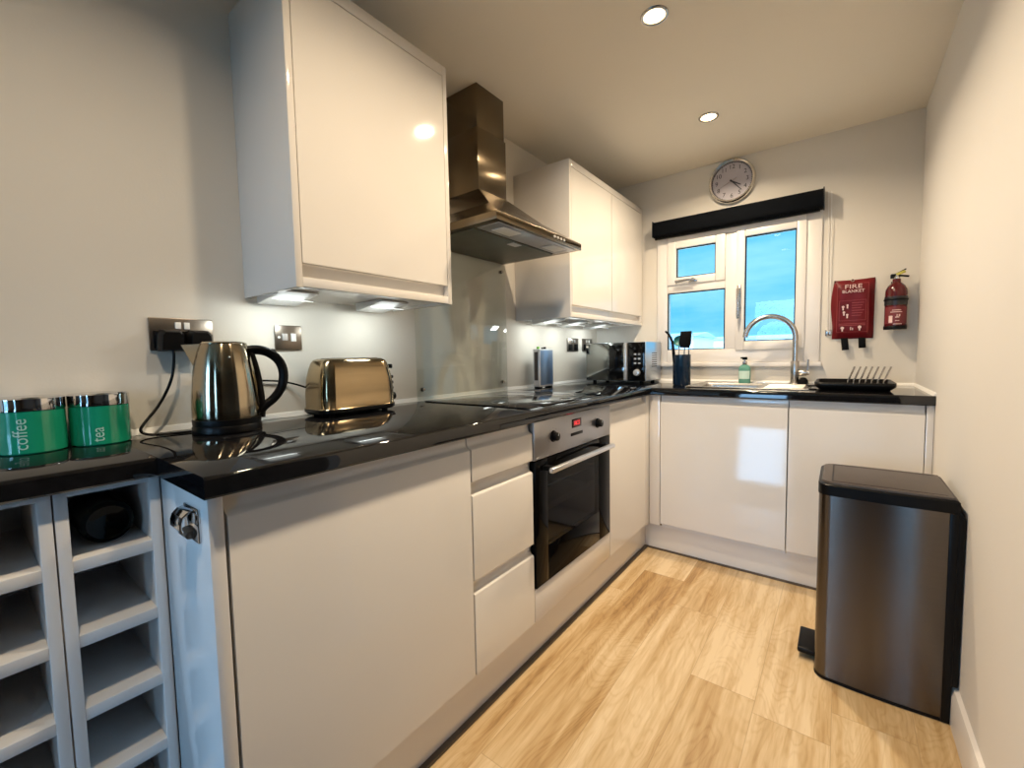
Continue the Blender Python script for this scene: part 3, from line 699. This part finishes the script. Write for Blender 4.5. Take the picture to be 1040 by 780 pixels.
obj('insert_panel', B().box(.008, .0098, .354, .482, 1.132, 1.178, .001), 'black', t)
for y in (.408, .428): rocker(t, y, 1.193)
t = faceplate('switched_spur', .659, .744, 1.128, 1.207, 'small brushed steel switch plate between kettle and toaster', 'switch')
rocker(t, .716, 1.168, 'trim', .016, .026)
obj('fuse_holder', B().box(.008, .0115, .680, .697, 1.158, 1.180, .001), 'silver', t)
obj('indicator_lamp', B().cyl((.008, .670, 1.168), (.0105, .670, 1.168), .004, n=12), 'trim', t)
for k, (y0, y1, lbl) in enumerate(((2.495, 2.640, 'steel double socket with black sockets beside the silver box'), (2.700, 2.845, 'steel double socket with a plug in it beside the microwave'))):
    t = faceplate('double_socket', y0, y1, 1.118, 1.205, lbl, 'socket')
    for yy in (y0+.036, y1-.036): obj('socket_insert', B().box(.008, .0100, yy-.024, yy+.024, 1.124, 1.166, .002), 'black', t)
    for yy in (y0+.055, y1-.055): rocker(t, yy, 1.186, 'trim' if k else 'silver')

# ------------------------------------------------------------------ green tins
def tin(y, word, ang, zmid, label):
    c = (.060, y)
    t = thing('storage_tin', (c[0], c[1], ZW), label, 'tin', 'green storage tins')
    R = .0525
    obj('tin_body', B().lathe((c[0], c[1], ZW+.0005), [(0, 0), (R-.003, 0), (R, .003), (R, .088), (R-.004, .090), (0, .090)], 56), 'green', t)
    obj('lid', B().lathe((c[0], c[1], ZW+.0005), [(R-.004, .0895), (R+.0005, .0895), (R+.001, .092), (R+.001, .114), (R-.003, .1175), (R-.009, .1165), (0, .1155)], 56), 'chrome', t)
    bm = text_bm(word, .031, 0)
    for v in bm.verts:
        a = math.radians(ang) - v.co.y/R
        v.co = Vector((c[0]+(R+.0006)*math.cos(a), c[1]+(R+.0006)*math.sin(a), ZW+zmid+v.co.x*.86))
    obj('lettering', bm, 'lettering', t)
    return t
tin(.1255, 'coffee', -22, .043, 'green coffee tin at the left edge of the worktop')
tin(.2335, 'tea', -14, .026, 'green tea tin between the coffee tin and kettle')

# ------------------------------------------------------------------ kettle
kx, ky = .135, .470
t = thing('kettle', (kx, ky, ZW), 'steel kettle with black handle on the worktop by the wall socket', 'kettle')
kz = ZW
obj('power_base', B().lathe((kx, ky, kz+.0005), [(0, 0), (.076, 0), (.079, .003), (.079, .016), (.077, .020), (0, .020)], 48), 'black', t)
obj('kettle_body', B().lathe((kx, ky, kz), [(0, .036), (.0755, .036), (.0775, .042), (.0775, .070), (.0755, .110), (.0700, .160), (.0615, .205), (.0550, .226), (.0535, .229), (0, .229)], 64), 'kettlesteel', t)
obj('lower_band', B().lathe((kx, ky, kz), [(0, .0205), (.077, .0205), (.0778, .024), (.0778, .036), (.074, .0362), (0, .0362)], 48), 'black', t)
ld = obj('lid', B().lathe((kx, ky, kz), [(0, .2292), (.0530, .2292), (.0535, .232), (.049, .2355), (.030, .2365), (0, .237)], 48), 'kettlesteel', t)
hdir = Vector((.36, .93, 0)).normalized(); up = Vector((0, 0, 1)); kc = Vector((kx, ky, kz))
def kp(a, z): return kc + hdir*a + up*z
hp = [kp(.050, .212), kp(.076, .216), kp(.104, .208), kp(.130, .184), kp(.139, .148), kp(.132, .110), kp(.112, .080), kp(.086, .060), kp(.076, .046)]
hdl = obj('handle', B().tube(hp, [.0145, .0125], 12, 2, .85).tube([kp(.058, .212), kp(.071, .16), kp(.0775, .10), kp(.080, .055), kp(.077, .030)], .0105, 10, 2), 'black', t)
obj('lid_release', B().sphere(kp(.112, .211), .009, (1, 1, .8), 12), 'black', hdl)
sd = -hdir; side = Vector((-hdir.y, hdir.x, 0))
def sp_(a, s, z): return kc + sd*a + side*s + up*z
obj('spout', B().loft([[sp_(.060, -.018, .175), sp_(.060, .018, .175), sp_(.064, 0, .165)], [sp_(.055, -.024, .205), sp_(.055, .024, .205), sp_(.074, 0, .190)], [sp_(.048, -.022, .230), sp_(.048, .022, .230), sp_(.090, 0, .2285)]]), 'kettlesteel', t)
obj('switch_mark', B().sphere(kc + Vector((.0655, -.010, .195)), .0025, n=10), 'silver', t)
pl = plug(t, .0098, .386, 1.152)
obj('power_cord', B().tube([(.045, .386, 1.126), (.046, .385, 1.10), (.040, .380, 1.05), (.040, .350, .985), (.058, .312, .945), (.064, .300, .926), (.070, .318, .9145), (.082, .360, .9135), (.090, .405, .9135)], .0034, 10, 3), 'black', t)

# ------------------------------------------------------------------ toaster
tx0, tx1, ty0, ty1 = .020, .172, .722, 1.002
t = thing('toaster', ((tx0+tx1)/2, (ty0+ty1)/2, ZW), 'two slice steel toaster on the worktop under the wall cabinet', 'toaster')
def rrect(x0, x1, y0, y1, r, z, n=6):
    out = []
    for (cx_, cy_, a0) in ((x1-r, y1-r, 0), (x0+r, y1-r, 90), (x0+r, y0+r, 180), (x1-r, y0+r, 270)):
        for k in range(n+1):
            a = math.radians(a0+90*k/n); out.append((cx_+r*math.cos(a), cy_+r*math.sin(a), z))
    return out
secs = []
for f, z in ((-.004, .026), (0, .030), (0, .075), (.004, .120), (.012, .155), (.018, .172), (.026, .183), (.038, .187)):
    secs.append(rrect(tx0+f*.8, tx1-f*.8, ty0+f, ty1-f, .045-min(.02, f*.5), ZW+z, 8))
obj('shell', B().loft(secs), 'toastersteel', t, sharp=50)
bs = obj('base', B().loft([rrect(tx0+.004, tx1-.004, ty0+.004, ty1-.004, .04, ZW+.010), rrect(tx0-.003, tx1+.003, ty0-.003, ty1+.003, .046, ZW+.016), rrect(tx0-.003, tx1+.003, ty0-.003, ty1+.003, .046, ZW+.0262)]), 'black', t)
for x in (tx0+.03, tx1-.03):
    for y in (ty0+.04, ty1-.04): obj('foot', B().cyl((x, y, ZW+.0004), (x, y, ZW+.0105), .010, .012, 14), 'blackmatte', bs)
obj('side_seam', B().loft([rrect(tx0+.004, tx1-.0005, ty1-.034, ty1-.030, .001, ZW+.03, 2), rrect(tx0+.004, tx1-.0005, ty1-.034, ty1-.030, .001, ZW+.09, 2), rrect(tx0+.012, tx1-.0085, ty1-.041, ty1-.037, .001, ZW+.155, 2)]), 'black', t)
for x in (.070, .122): obj('bread_slot', B().box(x-.011, x+.011, ty0+.055, ty1-.055, ZW+.1845, ZW+.1885, .001), 'black', t)
obj('lever', B().box(.080, .112, ty1-.014, ty1+.020, ZW+.150, ZW+.162, .004).box(.072, .120, ty1+.006, ty1+.018, ZW+.148, ZW+.164, .004), 'black', t)
for k, (z, x) in enumerate(((.118, .132), (.098, .132), (.078, .132))):
    obj('push_button', B().cyl((x, ty1-.008, ZW+z), (x, ty1+.005, ZW+z), .006, n=14), 'black', t)
kn = obj('browning_dial', B().cyl((.125, ty1-.004, ZW+.048), (.125, ty1+.016, ZW+.048), .016, .014, 22, .002), 'black', t)
obj('dial_pointer', B().box(.123, .127, ty1+.014, ty1+.026, ZW+.044, ZW+.052, .001), 'silver', kn)
plug(t, .0098, .450, 1.152)
obj('power_cord', B().tube([(.045, .450, 1.126), (.044, .455, 1.10), (.018, .50, 1.06), (.010, .58, 1.035), (.010, .66, 1.030), (.014, .70, 1.020), (.040, .720, 1.010), (.050, .728, 1.005)], .0030, 10, 2), 'black', t)

# ------------------------------------------------------------------ silver box
t = thing('appliance_box', (.078, 2.093, ZW), 'slim upright silver box with small knobs, by the wall past the hob', 'box')
obj('box_body', B().box(.056, .102, 2.022, 2.164, ZW+.008, 1.131, .005, 3), 'silver', t)
obj('side_face', B().box(.1015, .1032, 2.029, 2.157, ZW+.018, 1.122, .0006), 'bluemetal', t, 'blue grey metal face')
obj('end_slot', B().box(.066, .090, 2.0205, 2.0224, .955, 1.115, .0006), 'lidgrey', t)
obj('foot', B().box(.060, .098, 2.026, 2.052, ZW+.0005, ZW+.0085, .001), 'black', t)
obj('foot', B().box(.060, .098, 2.134, 2.160, ZW+.0005, ZW+.0085, .001), 'black', t)
obj('green_knob', B().cyl((.080, 2.040, 1.131), (.080, 2.040, 1.143), .008, n=16), 'greenlamp', t)
obj('dark_knob', B().cyl((.082, 2.105, 1.131), (.082, 2.105, 1.142), .008, n=16).cyl((.080, 2.082, 1.131), (.080, 2.082, 1.140), .006, n=16), 'black', t)

# ------------------------------------------------------------------ microwave
mx0, mx1, my0, my1, mz0, mz1 = .085, .485, 2.600, 2.895, ZW+.014, 1.167
t = thing('microwave', ((mx0+mx1)/2, (my0+my1)/2, ZW), 'compact microwave with mirrored door in the corner by the window', 'microwave')
obj('casing', B().box(mx0, mx1, my0+.012, my1, mz0, mz1, .004), 'mwsteel', t)
dr = obj('microwave_door', B().box(mx0+.002, .352, my0, my0+.012, mz0+.002, mz1-.002, .002), 'mirror', t)
obj('door_window', B().box(mx0+.165, .338, my0-.0012, my0+.0005, mz0+.016, mz1-.016, .0005), 'blackglass', dr)
obj('door_handle', B().box(.354, .372, my0-.018, my0+.012, mz0+.004, mz1-.004, .004), 'silver', dr)
cp = obj('control_panel', B().box(.374, mx1-.002, my0-.001, my0+.012, mz0+.002, mz1-.002, .002), 'blackglass', t)
obj('timer_dial', B().cyl((.435, my0, .978), (.435, my0-.018, .978), .022, .019, 28, .002), 'silver', cp)
bt = B()
for k in range(3):
    for j in range(2): bt.box(.415+j*.026, .430+j*.026, my0-.0018, my0, 1.030+k*.028, 1.040+k*.028, .0005)
obj('button_marks', bt, 'silver', cp)
for x in (mx0+.04, mx1-.04):
    for y in (my0+.05, my1-.05): obj('foot', B().cyl((x, y, ZW+.0004), (x, y, mz0+.001), .012, n=14), 'blackmatte', t)
vb = B()
for k in range(7): vb.box(mx1-.0005, mx1+.0006, my0+.12, my0+.21, 1.01+k*.014, 1.015+k*.014)
obj('vent_slots', vb, 'blackmatte', t)
plug(t, .0100, 2.809, 1.143)

# ------------------------------------------------------------------ utensils
px, py = .708, 2.575
t = thing('utensil_pot', (px, py, ZW), 'tall navy utensil pot between the microwave and sink', 'pot')
obj('pot_body', B().lathe((px, py, ZW+.0005), [(0, 0), (.045, 0), (.048, .004), (.0485, .172), (.0465, .174), (.0450, .172), (.0445, .008), (0, .006)], 40), 'navy', t)
def utensil(name, label, cat, p0, p1, head_fn, hm, shaft='chrome'):
    p0, p1 = Vector(p0), Vector(p1)
    t = thing(name, tuple(p0), label, cat, 'utensils in the navy pot')
    obj('shaft', B().tube([p0, p0.lerp(p1, .5), p1], .0035, 8), shaft, t)
    obj('head', head_fn(p1, (p1-p0).normalized()), hm, t)
def flat_head(w_, l_, th=.003, taper=.8):
    def f(p, d):
        b = B().prism([(-w_*.35, 0), (w_*.35, 0), (w_*.5, l_*.25), (w_*.5, l_), (-w_*.5*taper, l_*.96), (-w_*.5, l_*.25)], -th, th, 'xz', .0008)
        return b.xf(Matrix.Translation(p) @ Vector((0, 0, 1)).rotation_difference(d).to_matrix().to_4x4() @ Matrix.Rotation(math.radians(25), 4, 'Z'))
    return f
def bowl_head(r):
    def f(p, d):
        b = B().lathe((0, 0, 0), [(0, -r*.55), (r*.5, -r*.45), (r*.85, -r*.2), (r, .0), (r*.93, .0), (r*.8, -r*.15), (r*.45, -r*.38), (0, -r*.45)], 24)
        return b.xf(Matrix.Translation(p+d*r*.9) @ Vector((0, 0, 1)).rotation_difference(d).to_matrix().to_4x4() @ Matrix.Rotation(math.radians(78), 4, 'X'))
    return f
def whisk_head(p, d):
    b = B(); q = Vector((0, 0, 1)).rotation_difference(d).to_matrix().to_4x4()
    for k in range(4):
        a = PI*k/4; c, s_ = math.cos(a), math.sin(a)
        b.tube([(c*.004, s_*.004, 0), (c*.018, s_*.018, .035), (c*.020, s_*.020, .06), (0, 0, .082), (-c*.020, -s_*.020, .06), (-c*.018, -s_*.018, .035), (-c*.004, -s_*.004, 0)], .0010, 6, 2)
    return b.xf(Matrix.Translation(p) @ q)
def spoon_head(p, d):
    b = B().sphere((0, 0, .03), .022, (1, .35, 1.5), 16)
    return b.xf(Matrix.Translation(p) @ Vector((0, 0, 1)).rotation_difference(d).to_matrix().to_4x4() @ Matrix.Rotation(math.radians(30), 4, 'Z'))
utensil('spatula', 'broad black spatula standing tallest in the navy pot', 'utensil', (px+.010, py-.022, ZW+.014), (px+.022, py-.026, 1.122), flat_head(.064, .095), 'blackmatte')
utensil('serving_spoon', 'black serving spoon leaning left out of the navy pot', 'utensil', (px-.022, py-.022, ZW+.014), (px-.040, py-.026, 1.110), lambda p, d: B().tube([p-d*.07, p, p+d*.05, p+d*.085+Vector((-.014, 0, .004)), p+d*.105+Vector((-.034, 0, .006))], [.0105, .006], 10, 2, .6), 'blackmatte', 'black')
utensil('ladle', 'teal headed ladle in the navy pot behind the black spoon', 'utensil', (px-.020, py+.014, ZW+.014), (px-.022, py+.020, 1.135), bowl_head(.032), 'teal')
utensil('whisk', 'thin wire whisk leaning right out of the navy pot', 'utensil', (px+.024, py+.016, ZW+.014), (px+.036, py+.020, 1.135), whisk_head, 'chrome')

# ------------------------------------------------------------------ sink, tap, soap, drainer
t = thing('sink', (1.04, 2.64, ZW), 'inset steel sink with drainer below the window', 'sink')
sk = bmesh.new()
kx0, kx1, ky0, ky1 = .770, 1.315, 2.425, 2.885
zs = ZW+.0035
rim = B()
bx0, bx1, by0, by1 = SX0+.004, SX1-.004, SY0+.004, SY1-.004
for a in ((kx0, bx0, ky0, ky1), (bx1, kx1, ky0, ky1), (bx0, bx1, ky0, by0), (bx0, bx1, by1, ky1)): rim.box(a[0], a[1], a[2], a[3], ZW+.0005, zs)
obj('rim', rim, 'steel', t)
inner = [rrect(bx0, bx1, by0, by1, .004, zs, 6), rrect(bx0+.003, bx1-.003, by0+.003, by1-.003, .03, ZW-.01, 6), rrect(bx0+.006, bx1-.006, by0+.006, by1-.006, .045, .775, 6), rrect(bx0+.02, bx1-.02, by0+.02, by1-.02, .045, .755, 6)]
bb = bmesh.new(); RR = [[bb.verts.new(p) for p in s_] for s_ in inner]
for a, d in zip(RR, RR[1:]):
    for k in range(len(a)): bb.faces.new((a[k], a[(k+1) % len(a)], d[(k+1) % len(a)], d[k]))
bb.faces.new(RR[-1])
obj('bowl', bb, 'steel', t)
obj('waste', B().lathe((.95, 2.62, .7555), [(0, 0), (.035, 0), (.040, .002), (.028, .003), (0, .001)], 28), 'chrome', t)
gr = B()
for k in range(6): gr.tube([(1.13, 2.50+k*.045, zs+.001), (1.29, 2.50+k*.045, zs+.001)], .003, 8)
obj('drainer_ridges', gr, 'steel', t)
obj('raised_edge', B().tube([(kx0, ky0, zs), (kx1, ky0, zs), (kx1, ky1, zs), (kx0, ky1, zs), (kx0, ky0, zs)], .003, 8), 'steel', t)

tx, ty = 1.232, 2.835
t = thing('tap', (tx, ty, zs), 'tall steel swan neck mixer tap behind the sink', 'tap')
obj('tap_body', B().cyl((tx, ty, zs+.0005), (tx, ty, zs+.007), .027, .025, 28).cyl((tx, ty, zs+.006), (tx, ty, zs+.125), .0205, n=28, bev=.002), 'satin', t)
arc = [(tx, ty, zs+.12), (tx, ty, 1.10), (tx, ty, 1.168)]
for k in range(1, 15):
    a = PI*k/14*.98; arc.append((tx-.119*(1-math.cos(a)), ty-.02*(1-math.cos(a)), 1.168+.119*math.sin(a)))
obj('spout', B().tube(arc, .0135, 16), 'satin', t)
hv = obj('valve', B().cyl((tx+.018, ty-.004, .975), (tx+.056, ty-.006, .975), .0165, n=24, bev=.002).cyl((tx+.056, ty-.006, .975), (tx+.066, ty-.006, .975), .013, n=20), 'satin', t)
obj('lever', B().tube([(tx+.058, ty-.006, .985), (tx+.060, ty-.007, 1.02), (tx+.061, ty-.008, 1.046)], .0045, 10), 'satin', hv)
tag(obj('sink_plug', B().lathe((tx+.040, ty-.010, ZW+.0045), [(0, 0), (.020, 0), (.024, .006), (.022, .020), (.012, .034), (0, .036)], 24), 'blackmatte'), 'black rubber stopper beside the base of the tap', 'stopper')

sx, sy = .988, 2.835
t = thing('soap_bottle', (sx, sy, zs), 'mint green hand soap bottle behind the sink', 'bottle')
obj('bottle_body', B().lathe((sx, sy, zs+.0005), [(0, 0), (.029, 0), (.0315, .004), (.0315, .082), (.028, .094), (.016, .103), (.012, .106), (0, .106)], 32, sy=.75), 'soapbottle', t)
pm = obj('pump', B().cyl((sx, sy, zs+.106), (sx, sy, zs+.124), .0125, n=20, bev=.001).cyl((sx, sy, zs+.124), (sx, sy, zs+.138), .005, n=12), 'satin', t)
obj('pump_head', B().cyl((sx, sy, zs+.134), (sx, sy, zs+.150), .0135, n=20, bev=.002).box(sx-.022, sx, sy-.006, sy+.006, zs+.140, zs+.149, .002), 'black', pm)
lbm = bmesh.new(); aa = [math.radians(a) for a in range(-150, -29, 10)]
G = [[lbm.verts.new((sx+.0321*math.cos(a), sy+.0321*.75*math.sin(a)-.0003, z)) for a in aa] for z in (zs+.024, zs+.070)]
for i in range(len(aa)-1): lbm.faces.new((G[0][i], G[0][i+1], G[1][i+1], G[1][i]))
obj('label_patch', lbm, 'label', t)

dx0, dx1, dy0, dy1 = 1.335, 1.625, 2.46, 2.82
t = thing('dish_drainer', ((dx0+dx1)/2, (dy0+dy1)/2, ZW), 'low black dish drainer with silver prongs right of the tap', 'dish drainer')
tr = bmesh.new()
loops = [rrect(dx0+.02, dx1-.02, dy0+.02, dy1-.02, .02, ZW+.0008), rrect(dx0, dx1, dy0, dy1, .03, ZW+.020), rrect(dx0, dx1, dy0, dy1, .03, ZW+.036), rrect(dx0+.006, dx1-.006, dy0+.006, dy1-.006, .026, ZW+.036), rrect(dx0+.010, dx1-.010, dy0+.010, dy1-.010, .024, ZW+.018)]
RR = [[tr.verts.new(p) for p in s_] for s_ in loops]
for a, d in zip(RR, RR[1:]):
    for k in range(len(a)): tr.faces.new((a[k], a[(k+1) % len(a)], d[(k+1) % len(a)], d[k]))
tr.faces.new(RR[0][::-1]); tr.faces.new(RR[-1])
obj('tray', tr, 'black', t)
obj('drain_spout', B().box(dx0-.032, dx0+.006, 2.60, 2.66, ZW+.006, ZW+.014, .003), 'black', t)
for k in range(7):
    x = 1.470+.0215*k
    obj('prong', B().tube([(x-.010, 2.60, ZW+.019), (x-.008, 2.60, ZW+.04), (x+.014, 2.60, ZW+.105)], .0038, 8), 'satin', t)

# ------------------------------------------------------------------ pedal bin (pedal faces -x, plain steel side faces the camera)
bx0, bx1, by0, by1 = 1.385, 1.7085, 1.728, 2.030
t = thing('pedal_bin', ((bx0+bx1)/2, (by0+by1)/2, 0), 'tall steel pedal bin with black lid against the right wall', 'bin')
def binsec(z, g=0.):
    r, out = .036, []
    x0, x1, y0, y1 = bx0+g, bx1-g, by0+g, by1-g
    bow = .010
    out.append((x1, y1, z))
    n = 8
    for k in range(n+1):
        u = k/n; out.append((x1-(x1-x0-r)*u if k else x1-.001, y1+bow*math.sin(PI*u)*.6, z))
    for k in range(1, 9):
        a = math.radians(90+90*k/8); out.append((x0+r+r*math.cos(a), y1-r+r*math.sin(a), z))
    for k in range(0, 9):
        a = math.radians(180+90*k/8); out.append((x0+r+r*math.cos(a), y0+r+r*math.sin(a), z))
    for k in range(1, n+1):
        u = 1-k/n; out.append((x1-(x1-x0-r)*u if k < n else x1-.001, y0-bow*math.sin(PI*u)*.6, z))
    out.append((x1, y0, z))
    return out
obj('steel_body', B().loft([binsec(.012), binsec(.625)]), 'binsteel', t, sharp=30)
obj('base_ring', B().loft([binsec(0, .004), binsec(.002, -.001), binsec(.0118, -.001)]), 'black', t)
obj('back_frame', B().box(1.690, 1.7095, by0-.004, by0+.01, .002, .624, .0015).box(1.7005, 1.7245, by0-.001, by1+.001, .115, .612, .004).prism([(1.7005, .612), (1.7245, .612), (1.7085, .640), (1.7005, .640)], by0-.001, by1+.001, 'xz'), 'black', t)
ldb = obj('lid', B().loft([binsec(.6255, -.002), binsec(.658, -.002), binsec(.662, .002)]), 'black', t)
obj('lid_panel', B().loft([binsec(.6625, .006), binsec(.668, .008), binsec(.6685, .012)]), 'lidgrey', ldb)
obj('lid_groove', B().box(bx0+.034, bx1-.02, by0+.024, by0+.028, .6683, .6692).box(bx0+.034, bx1-.02, by1-.028, by1-.024, .6683, .6692).box(bx0+.034, bx0+.038, by0+.028, by1-.028, .6683, .6692), 'black', ldb)
obj('pedal', B().box(bx0-.052, bx0+.010, 1.805, 1.955, .020, .040, .006, 3).box(bx0-.030, bx0+.01, 1.83, 1.93, .006, .022, .002), 'black', t)

# ------------------------------------------------------------------ light
def area(name, loc, size, energy, color, rot=(0, 0, 0), shape='DISK', spread=PI, size_y=None):
    l = bpy.data.lights.new(name, 'AREA'); l.shape = shape; l.size = size; l.energy = energy; l.color = color; l.spread = spread
    if size_y: l.size_y = size_y
    o = bpy.data.objects.new(name, l); COL.objects.link(o); o.location = loc; o.rotation_euler = rot; return o
for i, (x, y, _) in enumerate(DOWN):
    area('downlight_beam', (x, y, H-.009), .06, (12.5, 12.5, 7, 7.5)[i], (1, .80, .56), spread=math.radians(152))
for x, y, z in LEDS:
    area('cabinet_light_beam', (x+.02, y, z-.030), .05, .5, (.93, 1, .96), (0, math.radians(38), 0), 'RECTANGLE', size_y=.10)
def portal(loc, sx_, sy_, rot):
    o = area('window_portal', loc, sx_, 1, (1, 1, 1), rot, 'RECTANGLE', size_y=sy_); o.data.cycles.is_portal = True
portal(((R1[0]+R1[1])/2, RY0-.11, (RZ0+RZ1)/2), R1[1]-R1[0], RZ1-RZ0, (PI/2, 0, 0))
portal(((R2[0]+R2[1])/2, RY0-.11, (RZ0+RZ1)/2), R2[1]-R2[0], RZ1-RZ0, (PI/2, 0, 0))
portal(((HX0+HX1)/2, YB+.13, (HZ0+HZ1)/2), HX1-HX0, HZ1-HZ0, (-PI/2, 0, 0))

wd = bpy.data.worlds.new('sky'); S.world = wd; wd.use_nodes = True
N, L = wd.node_tree.nodes, wd.node_tree.links
bg = N['Background']
tc = N.new('ShaderNodeTexCoord'); sp = N.new('ShaderNodeSeparateXYZ'); L.new(tc.outputs['Generated'], sp.inputs[0])
mp = N.new('ShaderNodeMapping'); mp.inputs['Scale'].default_value = (1.6, 1.6, 7.); L.new(tc.outputs['Generated'], mp.inputs[0])
cl = N.new('ShaderNodeTexNoise'); cl.inputs['Scale'].default_value = 2.2; cl.inputs['Detail'].default_value = 5; L.new(mp.outputs[0], cl.inputs['Vector'])
rp = N.new('ShaderNodeValToRGB'); e = rp.color_ramp.elements
e[0].position = .36; e[0].color = (.075, .50, .86, 1); e[1].position = .68; e[1].color = (.30, .72, .98, 1)
L.new(cl.outputs['Fac'], rp.inputs[0])
# the bright, paler side of the sky lies behind the camera
mr = N.new('ShaderNodeMapRange'); mr.inputs['From Min'].default_value = .25; mr.inputs['From Max'].default_value = -.6
L.new(sp.outputs[1], mr.inputs[0])
mx = N.new('ShaderNodeMix'); mx.data_type = 'RGBA'; L.new(mr.outputs[0], mx.inputs[0]); L.new(rp.outputs[0], mx.inputs[6]); mx.inputs[7].default_value = (.34, .64, 1., 1)
st = N.new('ShaderNodeMapRange'); st.inputs['To Min'].default_value = 1.3; st.inputs['To Max'].default_value = 13.; L.new(mr.outputs[0], st.inputs[0])
L.new(mx.outputs[2], bg.inputs[0]); L.new(st.outputs[0], bg.inputs[1])

# ------------------------------------------------------------------ camera
R = [[0.7947096443684, 0.02447229632719538, -0.6064962363271981], [0.6066984681405222, -0.06297744473704067, 0.7924334805390967], [-0.018802917889672262, -0.9977148583811787, -0.06489609500928821]]
cam = bpy.data.cameras.new('camera'); co = bpy.data.objects.new('camera', cam); COL.objects.link(co)
cam.sensor_width = 36; cam.lens = 437.4966/1040*36; cam.clip_start = .02; cam.clip_end = 400
mw = Matrix([[R[i][0], -R[i][1], -R[i][2]] for i in range(3)]).to_4x4(); mw.translation = (1.43408, .02426, 1.09466)
co.matrix_world = mw
S.camera = co
S.view_settings.view_transform = 'Standard'; S.view_settings.look = 'None'; S.view_settings.gamma = 1; S.view_settings.use_curve_mapping = False
S.view_settings.exposure = .05
